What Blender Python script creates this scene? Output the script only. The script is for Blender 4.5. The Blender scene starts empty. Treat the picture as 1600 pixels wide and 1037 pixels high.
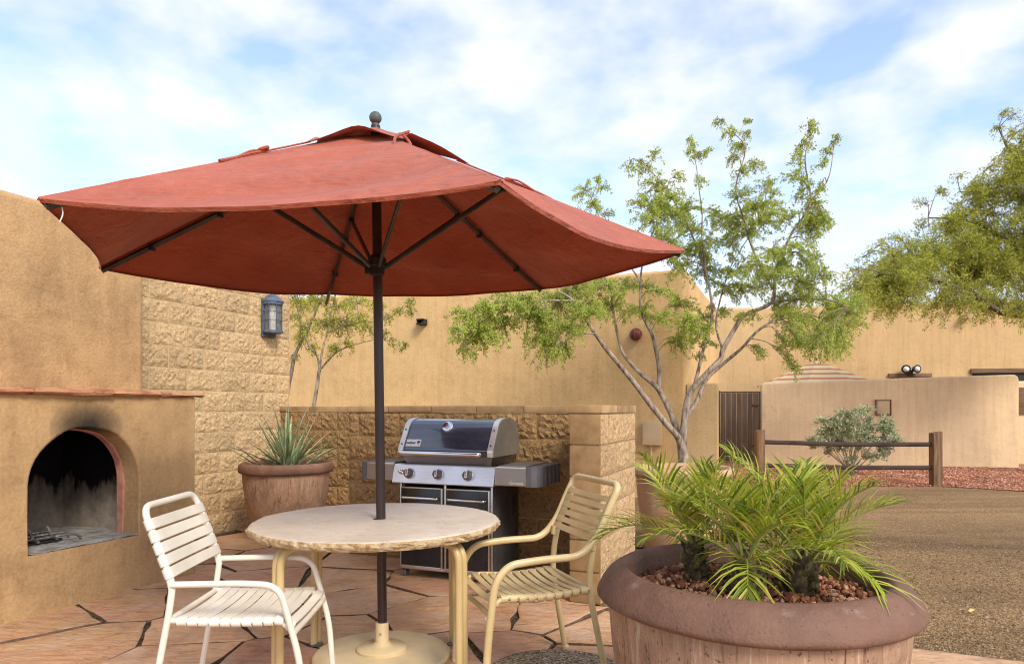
import bpy, bmesh, math, random
import numpy as np
from mathutils import Vector, Matrix, noise as mnoise

R = math.radians
random.seed(7)
rng = np.random.default_rng(11)
scene = bpy.context.scene
COL = scene.collection

# ------------------------------------------------------------------ camera, sky, sun, exposure
FPX, HOR, EYE = 1070.0, 638.0, 1.25           # focal length and horizon of the photograph in its pixels, eye height
cam = bpy.data.cameras.new('camera')
cam.sensor_width = 36.0
cam.lens = 36.0 * FPX / 1600.0
cam.shift_y = (HOR - 518.5) / 1600.0
cam.clip_end = 2000
cam_o = bpy.data.objects.new('camera', cam)
cam_o.location = (0, 0, EYE)
cam_o.rotation_euler = (R(90), 0, 0)
COL.objects.link(cam_o)
scene.camera = cam_o

SUN_AZ, SUN_EL = R(148), R(40)                # clockwise from +Y: over the right shoulder, behind thin cloud
world = bpy.data.worlds.new('World')
scene.world = world
world.use_nodes = True
wn, wl = world.node_tree.nodes, world.node_tree.links
wn.clear()
w_out = wn.new('ShaderNodeOutputWorld')
w_bg = wn.new('ShaderNodeBackground')
w_bg.inputs['Strength'].default_value = 0.112
sky = wn.new('ShaderNodeTexSky')
sky.sky_type = 'NISHITA'
sky.sun_disc = False
sky.sun_elevation = SUN_EL
sky.sun_rotation = SUN_AZ
sky.dust_density = 1.0
tc = wn.new('ShaderNodeTexCoord')
sep = wn.new('ShaderNodeSeparateXYZ')
wl.new(tc.outputs['Generated'], sep.inputs[0])
mz = wn.new('ShaderNodeMath'); mz.operation = 'MAXIMUM'; mz.inputs[1].default_value = 0.0
wl.new(sep.outputs['Z'], mz.inputs[0])
az = wn.new('ShaderNodeMath'); az.operation = 'ADD'; az.inputs[1].default_value = 0.30
wl.new(mz.outputs[0], az.inputs[0])
dv = wn.new('ShaderNodeVectorMath'); dv.operation = 'DIVIDE'
cz = wn.new('ShaderNodeCombineXYZ')
for i in range(3):
    wl.new(az.outputs[0], cz.inputs[i])
wl.new(tc.outputs['Generated'], dv.inputs[0]); wl.new(cz.outputs[0], dv.inputs[1])
mp = wn.new('ShaderNodeMapping')
mp.inputs['Scale'].default_value = (1.0, 1.0, 0.5)
mp.inputs['Location'].default_value = (3.1, 1.7, 0.4)
mp.inputs['Rotation'].default_value = (0, 0, R(28))
wl.new(dv.outputs[0], mp.inputs[0])
n1 = wn.new('ShaderNodeTexNoise')
n1.inputs['Scale'].default_value = 4.6; n1.inputs['Detail'].default_value = 4.5
n1.inputs['Roughness'].default_value = 0.52; n1.inputs['Distortion'].default_value = 0.1
wl.new(mp.outputs[0], n1.inputs['Vector'])
rp = wn.new('ShaderNodeValToRGB')
rp.color_ramp.elements[0].position = 0.36; rp.color_ramp.elements[0].color = (0.10, 0.10, 0.10, 1)
rp.color_ramp.elements[1].position = 0.655; rp.color_ramp.elements[1].color = (1, 1, 1, 1)
wl.new(n1.outputs['Fac'], rp.inputs[0])
gain = wn.new('ShaderNodeMix'); gain.data_type = 'RGBA'; gain.blend_type = 'MULTIPLY'
gain.inputs['Factor'].default_value = 1.0
gain.inputs['B'].default_value = (1.95, 1.87, 2.12, 1)
wl.new(sky.outputs[0], gain.inputs['A'])
mixc = wn.new('ShaderNodeMix'); mixc.data_type = 'RGBA'
mixc.inputs['B'].default_value = (6.0, 6.15, 6.4, 1)
wl.new(rp.outputs[0], mixc.inputs['Factor']); wl.new(gain.outputs['Result'], mixc.inputs['A'])
wl.new(mixc.outputs['Result'], w_bg.inputs['Color']); wl.new(w_bg.outputs[0], w_out.inputs[0])

sun = bpy.data.lights.new('sun', 'SUN')
sun.energy = 2.2
sun.angle = R(20)
sun.color = (1.0, 0.95, 0.87)
sun_o = bpy.data.objects.new('sun', sun)
d = Vector((math.sin(SUN_AZ) * math.cos(SUN_EL), math.cos(SUN_AZ) * math.cos(SUN_EL), math.sin(SUN_EL)))
sun_o.rotation_euler = (-d).to_track_quat('-Z', 'Y').to_euler()
sun_o.location = d * 40
COL.objects.link(sun_o)

scene.render.engine = 'CYCLES'
scene.cycles.filter_width = 1.1
vs = scene.view_settings
vs.view_transform = 'Standard'; vs.look = 'None'; vs.gamma = 1; vs.use_curve_mapping = False
vs.exposure = 0.64

# ------------------------------------------------------------------ helpers
TH = math.atan(0.411)                          # the patio is turned this far against the view
CT, ST = math.cos(TH), math.sin(TH)
def AB(b, a, z=0.0):                           # patio axes: b to the right, a into the picture
    return Vector((b * CT + a * ST, -b * ST + a * CT, z))
def P(px, py, Y):
    return Vector(((px - 800) / FPX * Y, Y, EYE - (py - HOR) / FPX * Y))
def G(px, py, z=0.0):
    return P(px, py, FPX * (EYE - z) / (py - HOR))

def tag(o, label=None, cat=None, group=None, kind=None):
    if label: o['label'] = label
    if cat: o['category'] = cat
    if group: o['group'] = group
    if kind: o['kind'] = kind
    return o
def thing(name, label, cat, loc=(0, 0, 0), rotz=0.0, group=None):
    o = bpy.data.objects.new(name, None)
    o.empty_display_size = 0.1
    COL.objects.link(o)
    o.location = loc; o.rotation_euler = (0, 0, rotz)
    return tag(o, label, cat, group, 'thing')
def link(name, me, parent=None, loc=None, rot=None):
    o = bpy.data.objects.new(name, me)
    COL.objects.link(o)
    if parent: o.parent = parent
    if loc is not None: o.location = loc
    if rot is not None: o.rotation_euler = rot
    return o
def copy_tree(o, parent=None):
    c = o.copy(); COL.objects.link(c)
    if parent: c.parent = parent
    for ch in list(o.children):
        copy_tree(ch, c)
    return c

def frames(pts):
    pts = [Vector(p) for p in pts]
    n = len(pts); ts = []
    for i in range(n):
        t = pts[min(i + 1, n - 1)] - pts[max(i - 1, 0)]
        ts.append(t.normalized() if t.length > 1e-9 else Vector((0, 0, 1)))
    up = Vector((0, 0, 1)) if abs(ts[0].z) < 0.9 else Vector((1, 0, 0))
    u = ts[0].cross(up).normalized()
    out = []
    for i in range(n):
        u = (u - ts[i] * u.dot(ts[i]))
        u = u.normalized() if u.length > 1e-6 else ts[i].orthogonal().normalized()
        out.append((pts[i], ts[i], u, ts[i].cross(u)))
    return out
def smooth_path(pts, n=6):
    pts = [Vector(p) for p in pts]
    out = []
    for i in range(len(pts) - 1):
        p0 = pts[max(i - 1, 0)]; p1 = pts[i]; p2 = pts[i + 1]; p3 = pts[min(i + 2, len(pts) - 1)]
        for k in range(n):
            t = k / n
            out.append(0.5 * ((2 * p1) + (p2 - p0) * t + (2 * p0 - 5 * p1 + 4 * p2 - p3) * t * t + (3 * p1 - p0 - 3 * p2 + p3) * t ** 3))
    out.append(pts[-1])
    return out
def fillet(pts, r, n=5):                       # round the corners of a polyline
    pts = [Vector(p) for p in pts]
    out = [pts[0]]
    for i in range(1, len(pts) - 1):
        a, b, c = pts[i - 1], pts[i], pts[i + 1]
        ra = min(r, (a - b).length * .48, (c - b).length * .48)
        s, e = b + (a - b).normalized() * ra, b + (c - b).normalized() * ra
        for k in range(n + 1):
            t = k / n
            out.append(s * (1 - t) ** 2 + b * 2 * t * (1 - t) + e * t * t)
    out.append(pts[-1])
    return out

class MB:
    def __init__(self):
        self.v = []; self.f = []
    def add(self, vs, fs):
        o = len(self.v)
        self.v.extend([tuple(x) for x in vs]); self.f.extend([tuple(i + o for i in q) for q in fs])
        return self
    def box(self, c, s, rot=None, bev=0.0):
        x, y, z = s[0] / 2, s[1] / 2, s[2] / 2
        if bev <= 0:
            vs = [Vector((i * x, j * y, k * z)) for k in (-1, 1) for j in (-1, 1) for i in (-1, 1)]
            fs = [(0, 2, 3, 1), (4, 5, 7, 6), (0, 1, 5, 4), (2, 6, 7, 3), (0, 4, 6, 2), (1, 3, 7, 5)]
        else:
            bm = bmesh.new()
            bmesh.ops.create_cube(bm, size=1.0)
            for v in bm.verts: v.co = Vector((v.co.x * s[0], v.co.y * s[1], v.co.z * s[2]))
            bmesh.ops.bevel(bm, geom=list(bm.edges), offset=bev, segments=2, profile=0.6, affect='EDGES')
            bm.verts.index_update()
            vs = [v.co.copy() for v in bm.verts]; fs = [tuple(v.index for v in f.verts) for f in bm.faces]
            bm.free()
        c = Vector(c)
        if rot is not None: vs = [rot @ v for v in vs]
        return self.add([v + c for v in vs], fs)
    def tube(self, pts, r, seg=10, cap=True, sx=1.0, sy=1.0):
        fr = frames(pts); n = len(fr)
        rr = r if isinstance(r, (list, tuple)) else [r] * n
        vs = []; fs = []
        for (p, t, u, w), q in zip(fr, rr):
            for k in range(seg):
                a = 2 * math.pi * k / seg
                vs.append(p + u * (math.cos(a) * q * sx) + w * (math.sin(a) * q * sy))
        for i in range(n - 1):
            for k in range(seg):
                k2 = (k + 1) % seg
                fs.append((i * seg + k, i * seg + k2, (i + 1) * seg + k2, (i + 1) * seg + k))
        if cap:
            fs.append(tuple(range(seg - 1, -1, -1))); fs.append(tuple((n - 1) * seg + k for k in range(seg)))
        return self.add(vs, fs)
    def lathe(self, prof, seg=48, c=(0, 0, 0), wob=None):
        c = Vector(c); vs = []; fs = []
        for i, (r, z) in enumerate(prof):
            for k in range(seg):
                a = 2 * math.pi * k / seg
                q = r + (wob(i, a) if wob else 0.0)
                vs.append(c + Vector((q * math.cos(a), q * math.sin(a), z)))
        for i in range(len(prof) - 1):
            for k in range(seg):
                k2 = (k + 1) % seg
                fs.append((i * seg + k, i * seg + k2, (i + 1) * seg + k2, (i + 1) * seg + k))
        if prof[0][0] > 1e-5: fs.append(tuple(range(seg - 1, -1, -1)))
        n = len(prof) - 1
        if prof[-1][0] > 1e-5: fs.append(tuple(n * seg + k for k in range(seg)))
        return self.add(vs, fs)
    def prism(self, poly, lo, hi, axes):       # polygon in axes[0], axes[1], pushed from lo to hi along the third axis
        i, j = axes; k = 3 - i - j
        vs = []
        for h in (lo, hi):
            for p in poly:
                q = [0, 0, 0]; q[i] = p[0]; q[j] = p[1]; q[k] = h
                vs.append(Vector(q))
        n = len(poly)
        fs = [tuple(range(n)), tuple(range(2 * n - 1, n - 1, -1))]
        for a in range(n):
            b = (a + 1) % n
            fs.append((a, a + n, b + n, b))
        return self.add(vs, fs)
    def grid(self, fn, nu, nv):
        vs = [fn(i / nu, j / nv) for i in range(nu + 1) for j in range(nv + 1)]
        fs = [(i * (nv + 1) + j, (i + 1) * (nv + 1) + j, (i + 1) * (nv + 1) + j + 1, i * (nv + 1) + j + 1) for i in range(nu) for j in range(nv)]
        return self.add(vs, fs)
    def ball(self, c, r, seg=12, rings=8, sz=1.0):
        prof = [(max(r * math.sin(math.pi * i / rings), 1e-6), -r * sz * math.cos(math.pi * i / rings)) for i in range(rings + 1)]
        return self.lathe(prof, seg, c)
    def mesh(self, name, m, smooth=40, fix=True):
        me = bpy.data.meshes.new(name)
        me.from_pydata(self.v, [], self.f)
        if fix:
            bm = bmesh.new(); bm.from_mesh(me)
            bmesh.ops.remove_doubles(bm, verts=bm.verts, dist=1e-5)
            bmesh.ops.recalc_face_normals(bm, faces=bm.faces)
            bm.to_mesh(me); bm.free()
        if smooth:
            me.shade_smooth(); me.set_sharp_from_angle(angle=R(smooth))
        me.materials.append(m)
        return me
    def build(self, name, m, parent=None, smooth=40, off=None, fix=True, label=None):
        if off is not None:
            off = Vector(off); self.v = [tuple(Vector(x) - off) for x in self.v]
        o = link(name, self.mesh(name, m, smooth, fix), parent)
        if label: o['label'] = label
        return o

def np_mesh(name, V, F, m, parent=None, smooth=False):
    V = np.asarray(V, dtype=np.float32); F = np.asarray(F, dtype=np.int32)
    me = bpy.data.meshes.new(name)
    k = F.shape[1]
    me.vertices.add(len(V)); me.vertices.foreach_set('co', V.ravel())
    me.loops.add(F.size); me.loops.foreach_set('vertex_index', F.ravel())
    me.polygons.add(len(F)); me.polygons.foreach_set('loop_start', np.arange(0, F.size, k, dtype=np.int32))
    me.update(calc_edges=True)
    me.materials.append(m)
    if smooth: me.shade_smooth()
    return link(name, me, parent)

# ------------------------------------------------------------------ materials
def new_mat(name):
    m = bpy.data.materials.new(name); m.use_nodes = True
    nt = m.node_tree
    return m, nt, nt.nodes['Principled BSDF'], nt.nodes['Material Output']
def vec_in(nt, scale=(1, 1, 1), rnd=True, coord='Object'):
    t = nt.nodes.new('ShaderNodeTexCoord')
    mpn = nt.nodes.new('ShaderNodeMapping'); mpn.inputs['Scale'].default_value = scale
    if rnd:
        oi = nt.nodes.new('ShaderNodeObjectInfo')
        mu = nt.nodes.new('ShaderNodeMath'); mu.operation = 'MULTIPLY'; mu.inputs[1].default_value = 37.0
        nt.links.new(oi.outputs['Random'], mu.inputs[0])
        ad = nt.nodes.new('ShaderNodeVectorMath'); ad.operation = 'ADD'
        nt.links.new(t.outputs[coord], ad.inputs[0]); nt.links.new(mu.outputs[0], ad.inputs[1])
        nt.links.new(ad.outputs[0], mpn.inputs[0])
    else:
        nt.links.new(t.outputs[coord], mpn.inputs[0])
    return mpn.outputs[0]
def noise(nt, vec, scale, detail=5, rough=0.55, dist=0.0):
    n = nt.nodes.new('ShaderNodeTexNoise')
    n.inputs['Scale'].default_value = scale; n.inputs['Detail'].default_value = detail
    n.inputs['Roughness'].default_value = rough; n.inputs['Distortion'].default_value = dist
    nt.links.new(vec, n.inputs['Vector'])
    return n.outputs['Fac']
def ramp(nt, fac, stops):
    r = nt.nodes.new('ShaderNodeValToRGB')
    e = r.color_ramp.elements
    while len(e) < len(stops): e.new(0.5)
    for i, (p, c) in enumerate(stops):
        e[i].position = p; e[i].color = (c[0], c[1], c[2], 1) if not isinstance(c, (int, float)) else (c, c, c, 1)
    nt.links.new(fac, r.inputs[0])
    return r.outputs[0]
def mixc(nt, fac, a, b, mode='MIX'):
    n = nt.nodes.new('ShaderNodeMix'); n.data_type = 'RGBA'; n.blend_type = mode
    for s, v in (('Factor', fac), ('A', a), ('B', b)):
        if isinstance(v, bpy.types.NodeSocket): nt.links.new(v, n.inputs[s])
        elif s == 'Factor': n.inputs[s].default_value = v
        else: n.inputs[s].default_value = (v[0], v[1], v[2], 1)
    return n.outputs['Result']
def math_n(nt, op, a, b=0.0):
    n = nt.nodes.new('ShaderNodeMath'); n.operation = op
    for i, v in ((0, a), (1, b)):
        if isinstance(v, bpy.types.NodeSocket): nt.links.new(v, n.inputs[i])
        else: n.inputs[i].default_value = v
    return n.outputs[0]
def bump(nt, bsdf, h, strength=0.5, dist=0.01, prev=None):
    b = nt.nodes.new('ShaderNodeBump')
    b.inputs['Strength'].default_value = strength; b.inputs['Distance'].default_value = dist
    nt.links.new(h, b.inputs['Height'])
    if prev is not None: nt.links.new(prev, b.inputs['Normal'])
    nt.links.new(b.outputs[0], bsdf.inputs['Normal'])
    return b.outputs[0]
def rnd_value(nt, col, amount):
    oi = nt.nodes.new('ShaderNodeObjectInfo')
    mr = nt.nodes.new('ShaderNodeMapRange')
    mr.inputs['To Min'].default_value = 1 - amount; mr.inputs['To Max'].default_value = 1 + amount
    nt.links.new(oi.outputs['Random'], mr.inputs['Value'])
    h = nt.nodes.new('ShaderNodeHueSaturation')
    nt.links.new(mr.outputs[0], h.inputs['Value']); nt.links.new(col, h.inputs['Color'])
    return h.outputs[0]

def mat(name, stops, scale=4.0, detail=5, rough=0.8, metal=0.0, spec=0.4, b=None, b2=None, stretch=(1, 1, 1), rnd=0.0, coat=0.0, dist=0.0):
    m, nt, bs, out = new_mat(name)
    v = vec_in(nt, stretch)
    c = ramp(nt, noise(nt, v, scale, detail, dist=dist), stops)
    if rnd: c = rnd_value(nt, c, rnd)
    nt.links.new(c, bs.inputs['Base Color'])
    bs.inputs['Roughness'].default_value = rough; bs.inputs['Metallic'].default_value = metal
    bs.inputs['Specular IOR Level'].default_value = spec; bs.inputs['Coat Weight'].default_value = coat
    pv = None
    for q in (b, b2):
        if q: pv = bump(nt, bs, noise(nt, v, q[0], 6), q[1], q[2], pv)
    return m

def stucco(name, c, soot=None, var=0.16, bs_=(70, 0.45, 0.008)):
    m, nt, bs, out = new_mat(name)
    v = vec_in(nt, rnd=False)
    lo = tuple(x * (1 - var * 1.6) for x in c); hi = tuple(min(1, x * (1 + var)) for x in c)
    col = ramp(nt, noise(nt, v, 1.3, 6, 0.6, 0.4), [(0.3, lo), (0.52, c), (0.75, hi)])
    fine = ramp(nt, noise(nt, v, 45, 4), [(0.25, 0.82), (0.6, 1.04)])
    col = mixc(nt, 0.9, col, fine, 'MULTIPLY')
    blot = ramp(nt, noise(nt, v, 5.5, 9, 0.72, 0.6), [(0.34, (0.74, 0.70, 0.66)), (0.5, 1.0), (0.72, (1.10, 1.09, 1.08))])
    col = mixc(nt, min(.6, var * 3.6), col, blot, 'MULTIPLY')
    vs_ = vec_in(nt, (5.0, 5.0, 0.35), rnd=False)
    streak = ramp(nt, noise(nt, vs_, 2.0, 5, 0.6), [(0.3, (0.80, 0.77, 0.74)), (0.55, 1.0)])
    col = mixc(nt, 0.55, col, streak, 'MULTIPLY')
    dist_ = vec_in(nt, (1, 1, 1), rnd=False)
    cr = nt.nodes.new('ShaderNodeTexVoronoi'); cr.feature = 'DISTANCE_TO_EDGE'; cr.inputs['Scale'].default_value = 1.1
    wv = nt.nodes.new('ShaderNodeVectorMath'); wv.operation = 'ADD'
    nz = nt.nodes.new('ShaderNodeTexNoise'); nz.inputs['Scale'].default_value = 2.0; nz.inputs['Detail'].default_value = 5
    nt.links.new(dist_, nz.inputs['Vector']); nt.links.new(nz.outputs['Color'], wv.inputs[0]); nt.links.new(dist_, wv.inputs[1])
    nt.links.new(wv.outputs[0], cr.inputs['Vector'])
    ck = ramp(nt, cr.outputs['Distance'], [(0.0, (0.70, 0.66, 0.62)), (0.006, 1.0)])
    col = mixc(nt, 0.5, col, ck, 'MULTIPLY')
    if soot:                                   # a smoke stain: its own shape above the arch
        t = nt.nodes.new('ShaderNodeTexCoord')
        mpn = nt.nodes.new('ShaderNodeMapping'); mpn.vector_type = 'POINT'
        (cx, cz_), (sx, sz) = soot
        mpn.inputs['Location'].default_value = (-cx / sx, 0, -cz_ / sz); mpn.inputs['Scale'].default_value = (1 / sx, 0, 1 / sz)
        nt.links.new(t.outputs['Object'], mpn.inputs[0])
        ln = nt.nodes.new('ShaderNodeVectorMath'); ln.operation = 'LENGTH'; nt.links.new(mpn.outputs[0], ln.inputs[0])
        dsum = math_n(nt, 'ADD', ln.outputs['Value'], math_n(nt, 'MULTIPLY', noise(nt, vec_in(nt, (1, 1, .45), rnd=False), 11, 8, 0.7), 0.42))
        sf = ramp(nt, dsum, [(0.36, 0.92), (0.62, 0.68), (0.9, 0.28), (1.45, 0.0)])
        col = mixc(nt, sf, col, (0.02, 0.018, 0.017))
    nt.links.new(col, bs.inputs['Base Color'])
    bs.inputs['Roughness'].default_value = 0.92; bs.inputs['Specular IOR Level'].default_value = 0.2
    p = bump(nt, bs, noise(nt, v, bs_[0], 5, 0.65), bs_[1], bs_[2])
    bump(nt, bs, noise(nt, v, 6, 4), 0.35, 0.03, p)
    return m

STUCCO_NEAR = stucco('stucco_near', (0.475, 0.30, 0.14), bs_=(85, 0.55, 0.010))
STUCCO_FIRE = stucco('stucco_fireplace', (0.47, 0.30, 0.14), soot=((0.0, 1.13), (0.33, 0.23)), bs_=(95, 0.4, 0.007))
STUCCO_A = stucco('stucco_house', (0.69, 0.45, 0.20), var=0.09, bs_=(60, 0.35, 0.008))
STUCCO_B = stucco('stucco_far', (0.65, 0.435, 0.21), var=0.06, bs_=(50, 0.3, 0.008))
STUCCO_P = stucco('stucco_patio_wall', (0.78, 0.565, 0.325), var=0.05, bs_=(50, 0.3, 0.008))

def split_face(name, c, dark=0.5):
    m, nt, bs, out = new_mat(name)
    v = vec_in(nt)
    lo = tuple(x * dark for x in c); hi = tuple(min(1, x * 1.25) for x in c)
    col = ramp(nt, noise(nt, v, 40, 10, 0.75), [(0.32, lo), (0.48, c), (0.66, hi)])
    pk = ramp(nt, noise(nt, v, 130, 3, 0.6), [(0.30, 0.45), (0.42, 1.0)])
    col = mixc(nt, 0.7, col, pk, 'MULTIPLY')
    big = ramp(nt, noise(nt, v, 3, 3), [(0.3, 0.86), (0.7, 1.08)])
    col = mixc(nt, 0.8, col, big, 'MULTIPLY')
    col = rnd_value(nt, col, 0.10)
    nt.links.new(col, bs.inputs['Base Color'])
    bs.inputs['Roughness'].default_value = 0.95; bs.inputs['Specular IOR Level'].default_value = 0.15
    vo = nt.nodes.new('ShaderNodeTexVoronoi'); vo.feature = 'SMOOTH_F1'; vo.inputs['Scale'].default_value = 34; vo.inputs['Smoothness'].default_value = 0.15
    wv = nt.nodes.new('ShaderNodeVectorMath'); wv.operation = 'ADD'
    nz = nt.nodes.new('ShaderNodeTexNoise'); nz.inputs['Scale'].default_value = 60; nz.inputs['Detail'].default_value = 6
    sc = nt.nodes.new('ShaderNodeVectorMath'); sc.operation = 'SCALE'; sc.inputs['Scale'].default_value = 0.05
    nt.links.new(v, nz.inputs['Vector']); nt.links.new(nz.outputs['Color'], sc.inputs[0])
    nt.links.new(sc.outputs[0], wv.inputs[0]); nt.links.new(v, wv.inputs[1]); nt.links.new(wv.outputs[0], vo.inputs['Vector'])
    p = bump(nt, bs, vo.outputs['Distance'], 0.55, 0.016)
    p = bump(nt, bs, noise(nt, v, 85, 8, 0.78), 0.8, 0.010, p)
    bump(nt, bs, noise(nt, v, 120, 4, 0.7), 0.6, 0.006, p)
    return m
BLOCK_T = split_face('split_face_block', (0.57, 0.395, 0.205), 0.62)
BLOCK_L = split_face('split_face_block_brown', (0.335, 0.205, 0.088), 0.40)
BLOCK_R = split_face('split_face_block_pale', (0.55, 0.37, 0.19), 0.55)
BLOCK_S = mat('smooth_block', [(0.3, (0.25, 0.155, 0.07)), (0.6, (0.34, 0.215, 0.10)), (0.8, (0.38, 0.25, 0.125))], 14, 6, 0.9, spec=0.2, b=(160, 0.4, 0.004), rnd=0.08)
CAPS = mat('cap_block', [(0.3, (0.26, 0.165, 0.08)), (0.55, (0.42, 0.27, 0.13)), (0.8, (0.48, 0.32, 0.17))], 6, 6, 0.9, spec=0.2, b=(140, 0.4, 0.004), rnd=0.15)
MORTAR = mat('mortar', [(0.3, (0.48, 0.33, 0.165)), (0.7, (0.62, 0.44, 0.24))], 12, 4, 0.95, spec=0.1, b=(120, 0.4, 0.004))
MORTAR_D = mat('mortar_brown', [(0.3, (0.29, 0.18, 0.08)), (0.7, (0.42, 0.275, 0.13))], 12, 4, 0.95, spec=0.1, b=(120, 0.4, 0.004))

def flag_mat():
    m, nt, bs, out = new_mat('flagstone')
    v = vec_in(nt)
    vst = vec_in(nt, (1.0, 2.6, 1.0))
    a = ramp(nt, noise(nt, v, 1.6, 6, 0.6, 0.8), [(0.25, (0.46, 0.200, 0.105)), (0.45, (0.62, 0.315, 0.180)), (0.62, (0.59, 0.345, 0.160)), (0.8, (0.68, 0.48, 0.33))])
    bcol = ramp(nt, noise(nt, v, 1.3, 6, 0.6, 0.8), [(0.25, (0.45, 0.245, 0.110)), (0.5, (0.61, 0.365, 0.185)), (0.75, (0.70, 0.43, 0.25))])
    oi = nt.nodes.new('ShaderNodeObjectInfo')
    col = mixc(nt, oi.outputs['Random'], a, bcol)
    lay = ramp(nt, noise(nt, vst, 9, 8, 0.7, 1.5), [(0.33, (0.60, 0.47, 0.38)), (0.47, 1.0), (0.7, (1.16, 1.14, 1.10))])
    col = mixc(nt, 0.75, col, lay, 'MULTIPLY')
    pits = ramp(nt, noise(nt, v, 38, 3, 0.5), [(0.24, (0.35, 0.28, 0.24)), (0.31, 1.0)])
    col = mixc(nt, 0.6, col, pits, 'MULTIPLY')
    dust = ramp(nt, noise(nt, v, 3.5, 6, 0.7), [(0.48, 0.0), (0.75, 0.55)])
    col = mixc(nt, dust, col, (0.68, 0.53, 0.41))
    stn = ramp(nt, noise(nt, v, 2.3, 8, 0.7, 1.0), [(0.36, (0.70, 0.58, 0.50)), (0.5, (1.06, 1.05, 1.06))])
    col = mixc(nt, 0.6, col, stn, 'MULTIPLY')
    col = rnd_value(nt, col, 0.14)
    nt.links.new(col, bs.inputs['Base Color'])
    bs.inputs['Roughness'].default_value = 0.62; bs.inputs['Specular IOR Level'].default_value = 0.35
    p = bump(nt, bs, noise(nt, vst, 7, 9, 0.70, 1.2), 0.85, 0.035)
    bump(nt, bs, noise(nt, v, 90, 5, 0.6), 0.35, 0.004, p)
    return m
FLAG = flag_mat()
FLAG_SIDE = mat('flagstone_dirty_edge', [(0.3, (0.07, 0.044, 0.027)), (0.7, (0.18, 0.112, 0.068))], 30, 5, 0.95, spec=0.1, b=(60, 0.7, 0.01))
def speckle(name, cols, scale, rough=0.9, bmp=(0.7, 0.02), big=None):
    m, nt, bs, out = new_mat(name)
    v = vec_in(nt, rnd=False)
    vo = nt.nodes.new('ShaderNodeTexVoronoi'); vo.inputs['Scale'].default_value = scale
    nt.links.new(v, vo.inputs['Vector'])
    sepc = nt.nodes.new('ShaderNodeSeparateColor'); nt.links.new(vo.outputs['Color'], sepc.inputs[0])
    col = ramp(nt, sepc.outputs[0], cols)
    n = noise(nt, v, 0.55, 6, 0.6, 0.5)
    col = mixc(nt, 1.0, col, ramp(nt, n, big or [(0.3, 0.72), (0.5, 1.0), (0.7, 1.18)]), 'MULTIPLY')
    trk = ramp(nt, noise(nt, vec_in(nt, (.16, 1.5, 1), rnd=False), 1.3, 5, 0.6, 0.3), [(0.36, 0.78), (0.5, 1.0), (0.66, 1.15)])
    col = mixc(nt, 0.9, col, trk, 'MULTIPLY')
    n2 = ramp(nt, noise(nt, v, scale * .35, 5, 0.65), [(0.3, 0.75), (0.7, 1.15)])
    col = mixc(nt, 0.8, col, n2, 'MULTIPLY')
    nt.links.new(col, bs.inputs['Base Color'])
    bs.inputs['Roughness'].default_value = rough; bs.inputs['Specular IOR Level'].default_value = 0.2
    p = bump(nt, bs, vo.outputs['Distance'], bmp[0], bmp[1])
    bump(nt, bs, noise(nt, v, 3, 5), 0.4, 0.05, p)
    return m
DRIVE = speckle('brown_gravel', [(0.0, (0.14, 0.078, 0.034)), (0.35, (0.275, 0.162, 0.070)), (0.7, (0.335, 0.205, 0.092)), (1.0, (0.45, 0.30, 0.155))], 95, big=[(0.3, 0.66), (0.48, 1.0), (0.7, 1.22)])
REDBED = speckle('red_gravel_ground', [(0.0, (0.22, 0.085, 0.05)), (0.5, (0.42, 0.165, 0.10)), (1.0, (0.55, 0.27, 0.18))], 30)
JOINT = speckle('joint_grit', [(0.0, (0.03, 0.022, 0.015)), (0.5, (0.09, 0.06, 0.035)), (1.0, (0.22, 0.16, 0.10))], 110, bmp=(0.9, 0.01))
PEBBLE = speckle('pebble_finish', [(0.0, (0.13, 0.09, 0.05)), (0.4, (0.32, 0.235, 0.135)), (0.75, (0.46, 0.35, 0.215)), (1.0, (0.60, 0.50, 0.35))], 95, bmp=(1.0, 0.012))
def island_mat(name, stops, rough=0.8, trans=0.0, spec=0.3, bmp=None, tcol=None, vary=0.25):
    m, nt, bs, out = new_mat(name)
    g = nt.nodes.new('ShaderNodeNewGeometry')
    col = ramp(nt, g.outputs['Random Per Island'], stops)
    v = vec_in(nt, rnd=False)
    col = mixc(nt, 1.0, col, ramp(nt, noise(nt, v, 2.2, 3), [(0.3, 1 - vary), (0.7, 1 + vary)]), 'MULTIPLY')
    nt.links.new(col, bs.inputs['Base Color'])
    bs.inputs['Roughness'].default_value = rough; bs.inputs['Specular IOR Level'].default_value = spec
    if bmp: bump(nt, bs, noise(nt, v, bmp[0], 5), bmp[1], bmp[2])
    if trans:
        tr = nt.nodes.new('ShaderNodeBsdfTranslucent'); nt.links.new(col, tr.inputs['Color'])
        mx = nt.nodes.new('ShaderNodeMixShader'); mx.inputs[0].default_value = trans
        nt.links.new(bs.outputs[0], mx.inputs[1]); nt.links.new(tr.outputs[0], mx.inputs[2]); nt.links.new(mx.outputs[0], out.inputs[0])
    return m
LEAF_TREE = island_mat('tree_leaf', [(0.0, (0.24, 0.31, 0.040)), (0.4, (0.45, 0.54, 0.080)), (0.75, (0.58, 0.65, 0.13)), (1.0, (0.70, 0.67, 0.24))], 0.5, 0.6)
LEAF_MESQ = island_mat('mesquite_leaf', [(0.0, (0.23, 0.26, 0.03)), (0.5, (0.45, 0.47, 0.065)), (1.0, (0.66, 0.62, 0.13))], 0.5, 0.6)
LEAF_SMALL = island_mat('sapling_leaf', [(0.0, (0.24, 0.28, 0.03)), (0.5, (0.46, 0.48, 0.06)), (1.0, (0.62, 0.57, 0.12))], 0.5, 0.55)
LEAF_SILVER = island_mat('silver_leaf', [(0.0, (0.24, 0.29, 0.11)), (0.5, (0.42, 0.46, 0.24)), (1.0, (0.62, 0.62, 0.44))], 0.7, 0.35)
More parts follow.
